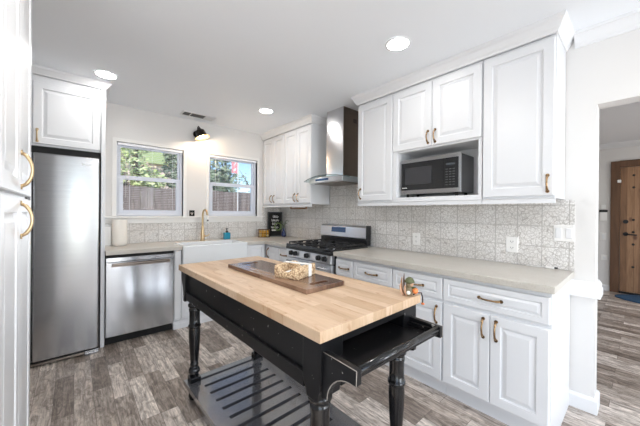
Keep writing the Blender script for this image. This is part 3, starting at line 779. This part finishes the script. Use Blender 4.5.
# slatted shelf: one board frame with slots between the slats
sh = MB(); xa, xb, ya, yb = -.300, .300, -.715, .665; zt, zb_ = .128, .098
sh.box(xa, ya, zb_, -.215, yb, zt).box(.215, ya, zb_, xb, yb, zt)
y = yb; edges = []
ys = [.602-.0965*k for k in range(13)]
top = yb
for yy in ys: edges.append((yy+.0135, top)); top = yy-.0135
edges.append((ya, top))
for a, b in edges: sh.box(-.215, a, zb_, .215, b, zt)
shb = mat('shelf_black_gloss', (.085, .086, .097), .22, spec=1., coat=1.); shb.node_tree.nodes['Principled BSDF'].inputs['Coat IOR'].default_value = 1.9
build('slatted_shelf', sh, shb, tb)
# pulled-out drawer at the near end
dr = build('drawer', MB().box(-.250, -.855, .802, .232, -.46, .807).box(-.262, -.855, .802, -.250, -.46, .826).box(.232, -.855, .802, .244, -.46, .826), bp, tb)
for sx in (-1, 1):
    arc = [(-.850+.095*math.sin(a), .697+.095*math.cos(a)) for a in [PI/2*i/8 for i in range(0, 9)]]
    poly = [(-.728, .842), (-.874, .838), (-.874, .792)]+arc+[(-.728, .690)]
    xo, xi = (-.288, -.264) if sx < 0 else (.266, .246)
    br = build('drawer_bracket', MB().prism(poly, min(xo, xi), max(xo, xi), 'x'), bp, dr, .002)
    e = MB().tube([(xo, p[0], p[1]) for p in arc], .0016, 6)
    e.tube([(xo, -.874, .838), (xo, -.874, .792), (xo, -.850, .792)], .0016, 6).tube([(xo, -.874, .838), (xo, -.728, .842)], .0013, 6)
    build('worn_edge', e, M['wear'], br)
build('drawer_front', MB().box(-.264, -.866, .806, .246, -.855, .824), bp, dr, .002)
build('handle_bar', MB().cyl((-.264, -.860, .826), (.246, -.860, .826), .013, 18), bg_, dr)
dr.rotation_euler = (0, math.radians(1.6), 0); dr.location = (-.024, 0, -.006)
tb.rotation_euler = (0, 0, math.radians(1.07))

# ------------------------------------------------------------------ things on the island
bd = bpy.data.objects.new('cutting_board', None)
bpy.data.objects.remove(bd)
def board():
    mb = MB().box(-.130, -.412, .0, .130, .412, .024)
    me = mb.mesh('cutting_board'); o = bpy.data.objects.new('cutting_board', me); COL.objects.link(o)
    cut = MB()
    for sy in (-1, 1):
        pts = [(-.045+.014*math.cos(a), sy*.352+.014*math.sin(a)) for a in [PI/2+PI*i/8 for i in range(9)]]+[(.045+.014*math.cos(a), sy*.352+.014*math.sin(a)) for a in [-PI/2+PI*i/8 for i in range(9)]]
        cut.prism(pts, -.01, .04, 'z')
    cm = cut.mesh('cut'); co = bpy.data.objects.new('cut', cm); COL.objects.link(co)
    bm_ = o.modifiers.new('b', 'BOOLEAN'); bm_.object = co; bm_.operation = 'DIFFERENCE'; bm_.solver = 'EXACT'
    dg = bpy.context.evaluated_depsgraph_get(); new = bpy.data.meshes.new_from_object(o.evaluated_get(dg))
    o.modifiers.clear(); o.data = new; bpy.data.objects.remove(co)
    o.data.materials.clear(); o.data.materials.append(M['walnut'])
    b = o.modifiers.new('bevel', 'BEVEL'); b.width = .003; b.segments = 2; b.limit_method = 'ANGLE'
    o.location = (.925, 1.430, .9202); o.rotation_euler = (0, 0, math.radians(1.5)); return o
tag(board(), 'long dark wood cutting board with slot handles lying on the butcher block', 'cutting board')

bk = thing('woven_napkin_holder', 'woven seagrass napkin holder standing on the dark cutting board', 'napkin holder', (.941, 1.285, .9445))
LOCAL.add(bk)
def rrect(a, b, r, n=5):
    out = []
    for cx, cy, s in ((a-r, b-r, 0), (-a+r, b-r, 1), (-a+r, -b+r, 2), (a-r, -b+r, 3)):
        out += [(cx+r*math.cos(PI/2*(s+i/n)), cy+r*math.sin(PI/2*(s+i/n))) for i in range(n+1)]
    fine = []
    for a_, b_ in zip(out, out[1:]+out[:1]):
        k_ = max(1, int(math.dist(a_, b_)/.006)); fine += [(a_[0]+(b_[0]-a_[0])*q/16, a_[1]+(b_[1]-a_[1])*q/16) for q in range(16)] if k_ > 3 else [a_]
    return fine
o_ = rrect(.100, .082, .028); i_ = rrect(.074, .056, .018); k = len(o_)
def dip(x, y):  # the front wall sags in its middle, as does the back one
    return .064-.032*math.exp(-(y/.042)**4)*(1 if abs(x) > .05 else 0)
vs = [(x, y, 0) for x, y in o_]+[(x*1.02, y*1.02, dip(x, y)*.5) for x, y in o_]+[(x, y, dip(x, y)) for x, y in o_]+[(x, y, dip(x, y)) for x, y in i_]+[(x, y, .008) for x, y in i_]
fs = []
for l in range(4):
    for j in range(k): j2 = (j+1) % k; fs.append((l*k+j, l*k+j2, (l+1)*k+j2, (l+1)*k+j))
fs += [tuple(reversed(range(k))), tuple(range(4*k, 5*k))]
build('basket', MB().add(vs, fs, True), M['wicker'], bk, .004, 2)
build('napkins', MB().box(-.068, -.050, .009, .060, .050, .022), M['napkin'], bk, .004)
build('white_band', MB().box(.004, -.0865, .001, .034, -.0840, .067).box(.004, .0840, .001, .034, .0865, .067).box(.004, -.0865, .065, .034, .0865, .068), M['napkin'], bk)
bk.rotation_euler = (0, 0, math.radians(19.6))

# shelf-sitter figurine at the island's corner
fg = thing('autumn_figurine', 'small autumn shelf-sitter figurine with feathers and an orange ball at island corner', 'figurine', (1.160, .705, .9205))
LOCAL.add(fg)
b_ = MB().ball((0, 0, .024), .022, (1, .9, 1.15)); b_.ball((-.002, -.006, .052), .015, (1, .9, 1.1))
build('body', b_, M['fig_brown2'], fg)
build('hat', MB().lathe([(.024, 0), (.021, .006), (.015, .016), (.006, .022), (0, .023)], (0, -.006, .064), 14).ball((0, -.006, .066), .019, (1, 1, .6)), M['fig_green'], fg)
build('face', MB().ball((.004, -.016, .056), .010, (1, .8, 1)), M['fig_tan'], fg)
for dx, dy, h, mt in ((-.030, .010, .086, 'fig_brown'), (-.016, .014, .100, 'fig_dark2'), (-.040, .004, .060, 'fig_tan'), (-.022, -.004, .052, 'fig_tan')):
    build('feather', MB().tube([(dx*.6, dy, .002), (dx*.95, dy, h*.4), (dx*1.05, dy, h*.75), (dx*.98, dy, h)], [.004, .0065, .006, .002], 10, .6), M[mt], fg)
build('orange_ball', MB().ball((.020, -.022, .026), .013), M['fig_orange'], fg)
build('arm', MB().tube([(.008, -.012, .040), (.020, -.018, .038), (.026, -.022, .034)], .005, 8), M['fig_green'], fg)
build('white_patch', MB().ball((-.012, -.016, .018), .009), M['fig_white'], fg)
build('leg', MB().tube([(.014, -.014, .008), (.040, -.006, .012), (.068, .002, .008), (.077, .004, -.012), (.079, .004, -.040)], .003, 8), M['fig_dark'], fg)
build('shoe', MB().ball((.079, .004, -.045), .007, (1.1, 1.3, .8)), M['fig_orange'], fg)
fg.rotation_euler = (0, 0, math.radians(-25))

# ================================================================== things on the counters
pr_ = thing('paper_towel_roll', 'white paper towel roll standing on the counter beside the fridge panel', 'paper towel', (.378, 3.78, .915))
build('roll', MB().lathe([(.0695, 0), (.0705, .01), (.0705, .272), (.068, .276), (.02, .276), (.02, .27)], (.378, 3.78, .9245), 32), M['paper'], pr_)
build('holder', MB().lathe([(.060, 0), (.060, .008), (.02, .009), (.012, .009), (.012, .29), (0, .292)], (.378, 3.78, .9155), 24), M['outlet'], pr_)
cn = thing('kitchen_canister', 'white lidded box canister in the counter corner behind the paper towels', 'canister', (.268, 3.86, .915))
build('box', MB().box(.228, 3.81, .9155, .308, 3.905, 1.125), M['outlet'], cn, .006)
build('lid', MB().box(.226, 3.808, 1.126, .310, 3.907, 1.145), M['vent'], cn, .004)

sp = thing('soap_dispenser', 'teal blue soap dispenser with black pump behind the white sink', 'soap dispenser', (1.605, 3.80, .915))
build('bottle', MB().box(1.557, 3.770, .9155, 1.645, 3.830, 1.010), M['teal'], sp, .012, 3)
build('pump', MB().lathe([(.018, 0), (.018, .018), (.008, .022), (.006, .045), (.012, .048), (.012, .056), (0, .058)], (1.601, 3.80, 1.010), 16).box(1.595, 3.765, 1.058, 1.607, 3.80, 1.066), M['darkplastic'], sp)

bx = thing('block_sign', 'small black block sign with white leaf standing on the window sill', 'sign', (1.165, 3.925, 1.235))
bo = build('block', MB().box(1.138, 3.912, 1.2355, 1.205, 3.940, 1.312), M['board'], bx, .002)
bx_side = build('side_face', MB().box(1.127, 3.913, 1.237, 1.1375, 3.939, 1.311), M['vent'], bx)
lf = MB()
for (a, b, c_) in ((-.016, .014, .5), (.0, .018, 1.2), (.014, .012, 2.4)):
    lf.tube([(1.171+a*.2, 3.9105, 1.255), (1.171+a*.8, 3.9105, 1.270+b*.3), (1.171+a, 3.9105, 1.275+b)], [.002, .005, .001], 8, .3)
lf.tube([(1.171, 3.9105, 1.250), (1.171, 3.9105, 1.280)], .0018, 6)
build('leaf_mark', lf, M['chalk'], bo)

sg = thing('chalkboard_sign', 'black chalkboard sign with white script leaning in the counter corner', 'sign', (2.375, 3.80, .9155))
LOCAL.add(sg)
fm = MB().box(-.115, -.008, 0, .115, .008, .018).box(-.115, -.008, .367, .115, .008, .385).box(-.115, -.008, .018, -.097, .008, .367).box(.097, -.008, .018, .115, .008, .367)
build('frame', fm, M['darkplastic'], sg, .002)
bo = build('board', MB().box(-.097, -.002, .018, .097, .005, .367), M['board'], sg)
sc = MB()
def scrawl(x0, x1, z, h, n, seed):
    rnd = random.Random(seed); pts = []
    for i in range(n*6+1):
        t_ = i/(n*6); pts.append((x0+(x1-x0)*t_+.006*math.sin(t_*n*2*PI+.8), -.0035, z+h*math.sin(t_*n*2*PI)*(.6+.4*rnd.random())))
    return pts
sc.tube(scrawl(-.035, .05, .315, .026, 4, 1), .0028, 6); sc.tube(scrawl(-.055, .06, .255, .022, 5, 2), .0028, 6)
sc.tube(scrawl(-.045, .03, .200, .024, 3, 3), .003, 6); sc.tube(scrawl(-.06, .05, .145, .022, 5, 4), .0028, 6)
sc.tube(scrawl(-.045, .02, .100, .012, 5, 5), .0035, 6)
build('chalk_script', sc, M['chalk'], bo)
wr = MB()
for i in range(16):
    a = 2*PI*i/16; c0 = Vector((.048+.050*math.cos(a), -.010, .155+.055*math.sin(a)))
    wr.ball(c0, .016, (1, .35, .6), 8, 5)
build('wreath', wr, M['leaf'], sg)
sg.rotation_euler = (math.radians(-5), 0, math.radians(-38))

wb_ = thing('wire_basket', 'black wire basket of yellow wrapped snacks on the corner counter', 'basket', (2.185, 3.80, .9155))
LOCAL.add(wb_)
wr = MB()
for z in (.003, .06, .115):
    e = .085; wr.tube([(-e, -.055, z), (e, -.055, z), (e, .055, z), (-e, .055, z), (-e, -.055, z)], .0035, 6)
for i in range(9):
    x = -.085+.17*i/8
    for y in (-.055, .055): wr.tube([(x, y, .003), (x, y, .115)], .0022, 6)
for y in (-.028, 0, .028):
    for x in (-.085, .085): wr.tube([(x, y, .003), (x, y, .115)], .0022, 6)
for y in (-.04, -.015, .015, .04): wr.tube([(-.085, y, .003), (.085, y, .003)], .0022, 6)
build('wire_frame', wr, M['bronze'], wb_)
wb_.rotation_euler = (0, 0, math.radians(-30))
rnd = random.Random(3); q = 0
R30 = Matrix.Rotation(math.radians(-30), 3, 'Z')
for lay in range(3):
    for i in range(4):
        for j in range(2):
            p = R30 @ Vector((-.058+.038*i, -.024+.046*j, 0)); z = .9155+.008+.032*lay
            o = MB().lathe([(.014, 0), (.017, .006), (.013, .022), (.018, .025), (.018, .027), (0, .028)], (2.185+p.x, 3.80+p.y, z), 12)
            lab = ['wrapped snack pod at the bottom of the black wire basket', 'wrapped snack pod in the middle layer of the black wire basket', 'wrapped snack pod on top in the black wire basket'][lay]
            dark = rnd.random() < .3
            tag(build('snack_pod', o, M['pod2' if dark else 'pod']), ('pale ' if dark else 'yellow ')+lab, 'snack', ('pale ' if dark else 'yellow ')+lab.replace('snack pod', 'snack pods')); q += 1

vz = thing('bud_vase', 'small cobalt blue vase with a green sprig beside the chalkboard sign', 'vase', (2.445, 3.650, .915))
build('vase', MB().lathe([(.026, 0), (.036, .02), (.036, .06), (.018, .095), (.015, .12), (.018, .128)], (2.445, 3.650, .9155), 20), M['bluevase'], vz)
st = MB()
for a, h, l in ((.3, .11, .06), (2.2, .13, .05), (-1.2, .15, .09), (3.6, .09, .07)):
    P_ = [(2.445+l*math.cos(a)*t_**2, 3.650+l*math.sin(a)*t_**2, 1.02+h*math.sin(t_*1.9)) for t_ in (0, .25, .5, .75, 1)]
    st.tube(P_, .0018, 6)
    for p in P_[2:]: st.ball(p, .012, (1, .5, .35), 8, 5)
build('sprig', st, M['leaf'], vz)

cd = thing('power_cord', 'short white cord and plug lying at the back of the long counter', 'cord', (2.535, .45, .915))
build('plug', MB().box(2.535, .405, .9155, 2.553, .455, .931), M['outlet'], cd, .003)
build('wire', MB().tube([(2.545, .456, .922), (2.548, .49, .9185), (2.543, .53, .9185), (2.547, .57, .9185)], .003, 8), M['outlet'], cd)
build('prong', MB().box(2.535, .388, .919, 2.551, .405, .928), M['slot'], cd)

def plate(name, label, cat, T, w, h, kind):
    loc = T @ Vector((w/2, h/2, 0)); o = thing(name, label, cat, loc)
    build('cover_plate', MB().panel(w, h, .005, [(0, -.002), (.002, 0)], T), M['outlet'], o)
    if kind == 'outlet':
        for dz in (h*.30, h*.70):
            s = build('socket', MB().panel(.032, .026, .0015, [(0, 0)], T @ Matrix.Translation((w/2-.016, dz-.013, .005))), M['outlet'], o)
            build('slot', MB().panel(.003, .010, .0006, [(0, 0)], T @ Matrix.Translation((w/2-.009, dz-.003, .0065))).panel(.003, .010, .0006, [(0, 0)], T @ Matrix.Translation((w/2+.006, dz-.003, .0065))).panel(.004, .004, .0006, [(0, 0)], T @ Matrix.Translation((w/2-.002, dz-.010, .0065))), M['slot'], s)
    else:
        n = 2 if kind == 'double' else 1
        for k in range(n):
            u = w*(k+.5)/n-.017
            build('rocker', MB().panel(.034, h-.045, .004, [(0, -.002), (.002, 0)], T @ Matrix.Translation((u, .0225, .005))), M['trim'], o)
xb = XW-.006
plate('wall_outlet', 'white wall outlet in the tiles nearest the wall opening', 'outlet', frame('-x', xb, .705, 1.003), .080, .118, 'outlet')
plate('wall_outlet', 'white wall outlet in the tiles under the microwave', 'outlet', frame('-x', xb, 1.515, .985), .080, .118, 'outlet')
plate('light_switch', 'white double light switch at the right end of the tiles', 'switch', frame('-x', xb, .415, 1.112), .112, .115, 'double')

# ================================================================== ceiling fixtures and wall lamp
def downlight(x, y, label, power=17, r=.075):
    o = thing('recessed_light', label, 'ceiling light', (x, y, ZC-.004), 'recessed ceiling lights')
    build('trim_ring', MB().lathe([(r, 0), (r+.012, .0005), (r+.014, .004)], (x, y, ZC-.0042), 32, caps=False), M['trim'], o)
    build('lens', MB().lathe([(r, 0), (r, .002)], (x, y, ZC-.0035), 32), M['lamp'], o)
    l = bpy.data.lights.new('downlight', 'AREA'); l.shape = 'DISK'; l.size = r*1.9; l.energy = power; l.color = (1, .975, .94)
    lo = bpy.data.objects.new('downlight', l); COL.objects.link(lo); lo.parent = o; lo.location = (0, 0, -.003)
downlight(.209, 3.165, 'round recessed ceiling light next to the crown over the fridge cabinet', 2)
downlight(1.734, 2.991, 'small round recessed ceiling light in front of the range hood', 2.5)
downlight(1.747, 1.166, 'round recessed ceiling light in front of the microwave cabinet', 1.6)
for x, y, lb in ((.3, 1.1, 'added recessed ceiling light beside the pantry cabinet, out of view'), (.5, -1.2, 'added recessed ceiling light left of centre behind the camera'), (1.8, -1.2, 'added recessed ceiling light right of centre behind the camera'),
                 (4.6, -1.0, 'added unseen recessed ceiling light in the middle of the entry hall'), (6.0, -1.6, 'added unseen recessed ceiling light near the entry door')):
    downlight(x, y, lb, 10 if x > 3 else (7 if y > 0 else 6))  # extra downlights out of view, added to soften and lift the light

vt = thing('ceiling_vent', 'white ceiling air vent with dark slots in front of the windows', 'vent', (1.19, 3.72, ZC-.01))
va, vb, vc, vd = .985, 1.385, 3.640, 3.815
build('frame', MB().box(va, vc, ZC-.008, vb, vc+.018, ZC-.0005).box(va, vd-.018, ZC-.008, vb, vd, ZC-.0005).box(va, vc+.018, ZC-.008, va+.02, vd-.018, ZC-.0005).box(vb-.02, vc+.018, ZC-.008, vb, vd-.018, ZC-.0005), M['trim'], vt, .002)
build('duct_opening', MB().box(va+.02, vc+.018, ZC-.002, vb-.02, vd-.018, ZC-.0006), M['ventdark'], vt)
lv = MB()
for x in (1.085, 1.26): lv.box(x, vc+.018, ZC-.0078, x+.008, vd-.018, ZC-.0022)
for k in range(7): lv.box(1.268, vc+.020+.0195*k, ZC-.0076, 1.365, vc+.033+.0195*k, ZC-.0024)
build('louvers', lv, M['vent'], vt)

sc_ = thing('barn_wall_lamp', 'black gooseneck barn lamp lit on the wall between the windows', 'wall lamp', (1.225, 3.85, 2.30))
build('wall_plate', MB().cyl((1.235, YB-.001, 2.335), (1.235, YB-.018, 2.335), .045, 24), M['fixture'], sc_)
neck = [(1.235, YB-.018, 2.335), (1.235, YB-.035, 2.345), (1.235, YB-.042, 2.385), (1.235, YB-.055, 2.415), (1.235, YB-.085, 2.425), (1.235, YB-.112, 2.405), (1.233, YB-.122, 2.375)]
build('gooseneck', MB().tube(neck, .007, 12), M['fixture'], sc_)
Tm = Matrix.Translation((1.232, YB-.125, 2.375)) @ Matrix.Rotation(math.radians(-16), 4, 'Y') @ Matrix.Rotation(math.radians(-12), 4, 'X')
outer = [(.092, -.116), (.082, -.102), (.066, -.090), (.062, -.040), (.052, -.016), (.026, -.004), (.022, .012), (0, .014)]
inner = [(.091, -.117), (.080, -.105), (.062, -.092), (.058, -.041), (.049, -.019), (0, -.012)]
shd = build('shade', MB().lathe(outer, T=Tm, seg=28, caps=False), M['fixture'], sc_)
build('shade_lining', MB().lathe(inner, T=Tm, seg=28, caps=False), M['fixturein'], shd)
bc = Tm @ Vector((0, 0, -.082))
build('bulb', MB().ball(bc, .026), M['bulb'], sc_)
l = bpy.data.lights.new('lamp_bulb', 'POINT'); l.energy = 5; l.color = (1, .80, .56); l.shadow_soft_size = .03
lo = bpy.data.objects.new('lamp_bulb', l); COL.objects.link(lo); lo.parent = sc_; lo.location = Tm @ Vector((0, 0, -.120)) - sc_.location

# ================================================================== entry hall
dt = bpy.data.objects.new('door_1', None); COL.objects.link(dt); dt.location = (HX-.03, -.22, 0); dt['kind'] = 'structure'; dt['label'] = 'knotty wooden entry door in a dark wood frame at the end of the hall'
fmb = MB().box(HX-.035, .255, 0, HX-.001, .363, 2.200).box(HX-.035, -.80, 0, HX-.001, -.695, 2.200).box(HX-.035, -.695, 2.095, HX-.001, .255, 2.200)
build('door_frame', fmb, M['alderframe'], dt, .004)
lf = build('door_leaf', MB().box(HX-.022, -.690, .030, HX-.002, .250, 2.090), M['alder'], dt, .002)
gp = MB()
for k in range(1, 6): gp.box(HX-.0228, .250-k*.157-.002, .035, HX-.0215, .250-k*.157+.002, 2.085)
build('plank_grooves', gp, M['alderframe'], lf)
build('threshold', MB().box(HX-.05, -.695, 0, HX-.001, .255, .025), M['gap'], dt)
cl = MB()
for z in (.45, .82, 1.02, 1.22, 1.75, 1.95):
    for k in range(3): cl.ball((HX-.024, .10-k*.31, z), .018, (.4, 1, 1), 10, 6)
build('iron_studs', cl, M['iron'], lf)
build('deadbolt', MB().cyl((HX-.022, .185, 1.19), (HX-.045, .185, 1.19), .032, 18), M['iron'], lf)
lv = build('door_lever', MB().cyl((HX-.022, .185, .985), (HX-.045, .185, .985), .032, 18).tube([(HX-.04, .185, .985), (HX-.075, .185, .985), (HX-.078, .12, .98), (HX-.076, .06, .975)], .010, 10), M['iron'], lf)
tag(build('door_sensor', MB().box(HX-.060, .240, 1.835, HX-.036, .285, 1.885), M['outlet'], None, .008), 'small white sensor on the frame of the wooden entry door', 'sensor')
th = thing('thermostat', 'white and black thermostat on the hall wall beside the entry door', 'thermostat', (HX-.01, .45, 1.2))
build('housing', MB().box(HX-.020, .405, 1.200, HX-.001, .490, 1.345).box(HX-.020, .420, 1.40, HX-.001, .475, 1.47), M['outlet'], th, .004)
build('display', MB().box(HX-.022, .395, 1.345, HX-.001, .500, 1.385), M['darkplastic'], th, .003)
T = Matrix.Translation((0, 0, 0))
plate('light_switch', 'white light switch plate on the hall wall below the thermostat', 'switch', frame('-x', HX-.001, .485, .865), .075, .125, 'single')
plate('light_switch', 'small white plate low on the hall wall, beside the door frame', 'switch', frame('-x', HX-.001, .470, .520), .075, .09, 'single')
rug = MB().lathe([(1, 0), (1, .010), (.96, .014), (0, .014)], (0, 0, 0), 40)
rug.v = [(6.55+x*.34, -.27+y*.56, z+.0005) for x, y, z in rug.v]
tag(build('door_mat', rug, M['mat_blue']), 'dark blue oval mat on the wood floor before the entry door', 'mat')

# ================================================================== outside the windows
gd = MB().box(-30, 4.2, -.25, 40, 60, -.15)
struct('ground', gd, M['ground'])
fn = thing('garden_fence', 'weathered brown board fence standing across the garden outside the windows', 'fence', (3, 8.0, -.15))
bd_ = MB(); x = -2.0
while x < 9: bd_.box(x, 8.0, -.15, x+.140, 8.02, 1.88+.012*math.sin(x*7)); x += .146
build('boards', bd_, M['fence'], fn)
build('rails', MB().box(-2, 8.02, .2, 9, 8.06, .29).box(-2, 8.02, 1.50, 9, 8.06, 1.59), M['fence'], fn)
hs = thing('neighbour_house', 'pinkish tan house wall behind the trees beyond the fence', 'house', (1.0, 15, -.15))
build('wall', MB().box(-3.0, 14.5, -.15, 3.9, 20, 3.4), M['stucco'], hs)
build('roof', MB().prism([(-3.3, 3.4), (4.2, 3.4), (.5, 4.9)], 14.2, 20, 'y'), mat('light_green_roof', (.42, .50, .25), .8), hs)

def tree(name, label, x, y, z0, crown_, n, size, fol, trunk_h, seed, group=None):
    rnd = random.Random(seed); t_ = thing(name, label, 'tree', (x, y, -.15), group)
    tr = MB().tube([(x, y, -.15), (x+.05, y, trunk_h*.5), (x-.03, y, trunk_h)], [.10, .075, .04], 10)
    for k in range(7):
        a = rnd.random()*6.28; cx, cy, cz, rx, ry, rz = crown_[k % len(crown_)]
        tr.tube([(x, y, trunk_h*.55+.1*k), ((x+cx)/2, (y+cy)/2, (trunk_h+cz)/2), (cx+rx*.6*math.cos(a), cy+ry*.5*math.sin(a), cz+.3*rz)], [.03, .02, .006], 6)
    build('trunk', tr, M['bark'], t_)
    vs = []; fs = []
    for i in range(n):
        cx, cy, cz, rx, ry, rz = crown_[i % len(crown_)]
        while True:
            p = Vector((rnd.uniform(-1, 1), rnd.uniform(-1, 1), rnd.uniform(-1, 1)))
            if .2 < p.length < 1: break
        c = Vector((cx+p.x*rx, cy+p.y*ry, cz+p.z*rz)); s = size*rnd.uniform(.6, 1.3)
        a = Vector((rnd.uniform(-1, 1), rnd.uniform(-1, 1), rnd.uniform(-1, 1))).normalized(); b = a.orthogonal().normalized()*s*.5; a = a*s
        k = len(vs); vs += [c-a, c+b, c+a, c-b]; fs.append((k, k+1, k+2, k+3))
    me = bpy.data.meshes.new('foliage'); org = t_.location
    me.from_pydata([tuple(v-org) for v in vs], [], fs); me.materials.append(M[fol])
    o = bpy.data.objects.new('foliage', me); COL.objects.link(o); o.parent = t_
tree('garden_tree', 'yellow-green leafy tree outside, in the left half of the left window', 1.3, 9.2, 0, [(1.1, 9.2, 2.5, .55, .4, .5), (1.6, 9.2, 2.15, .45, .4, .35), (1.3, 9.2, 3.3, .6, .5, .45), (1.65, 9.2, 1.75, .4, .4, .2)], 1500, .075, 'fol_light', 3.0, 1)
tree('garden_tree', 'sunlit dry-leaved tree outside, behind the yellow-green one in the left window', 1.3, 11.8, 0, [(1.2, 11.8, 2.8, .9, .5, .9), (2.1, 11.8, 2.4, .7, .5, .6)], 900, .08, 'fol_pink', 3.2, 2)
tree('garden_tree', 'dark grey-green bushy tree outside, in the right half of the left window', 2.55, 10.0, 0, [(2.55, 10.0, 2.7, .45, .5, .9), (2.75, 10.0, 2.2, .45, .5, .6), (2.5, 10, 3.3, .4, .5, .5)], 2600, .07, 'fol_dark', 3.0, 3)
tree('garden_tree', 'dense grey-green tree outside, filling the left half of the right window', 4.0, 9.6, 0, [(3.75, 9.6, 2.9, .42, .5, .9), (4.05, 9.6, 2.3, .42, .5, .55), (3.6, 9.6, 2.2, .35, .4, .5), (3.95, 9.6, 3.5, .4, .5, .5)], 3200, .07, 'fol_dark', 3.0, 4)
br = MB(); br.tube([(5.35, 9.5, 1.2), (5.1, 9.5, 1.95), (4.75, 9.5, 2.35), (4.45, 9.5, 2.8)], [.03, .022, .015, .006], 8)
br.tube([(5.1, 9.5, 1.95), (5.2, 9.5, 2.6), (5.15, 9.5, 3.2)], [.015, .01, .004], 6)
sb = thing('garden_shrub', 'thin branchy shrub outside against blue sky in the right window', 'shrub', (5.35, 9.5, -.15))
br.tube([(5.35, 9.5, -.15), (5.35, 9.5, 1.25)], .03, 8)
build('branches', br, M['bark'], sb)
rnd = random.Random(9); lv = MB()
for i in range(160):
    t_ = rnd.random(); p = Vector((5.25-.75*t_+rnd.gauss(0, .07), 9.5+rnd.gauss(0, .1), 1.75+.85*t_+rnd.gauss(0, .08))) if i % 2 else Vector((5.2+rnd.gauss(0, .07), 9.5, 2.0+1.2*t_))
    lv.ball(p, .035, (1, .6, .5), 6, 4)
build('leaves', lv, M['fol_dark'], sb)
fgp = thing('garden_banner', 'red and white banner hanging on a pole outside the right window', 'banner', (3.45, 7.7, -.15))
build('pole', MB().cyl((3.56, 7.7, -.15), (3.56, 7.7, 2.86), .012, 8).cyl((3.36, 7.7, 2.81), (3.56, 7.7, 2.81), .008, 8), M['vent'], fgp)
build('cloth', MB().box(3.37, 7.697, 2.40, 3.545, 7.703, 2.80), M['red'], fgp)
build('white_marks', MB().prism([(3.41, 2.75), (3.51, 2.75), (3.51, 2.72), (3.46, 2.62), (3.43, 2.62), (3.475, 2.72), (3.41, 2.72)], 7.694, 7.6965, 'y').prism([(3.42, 2.50), (3.50, 2.56), (3.50, 2.48), (3.42, 2.44)], 7.694, 7.6965, 'y'), M['chalk'], fgp)
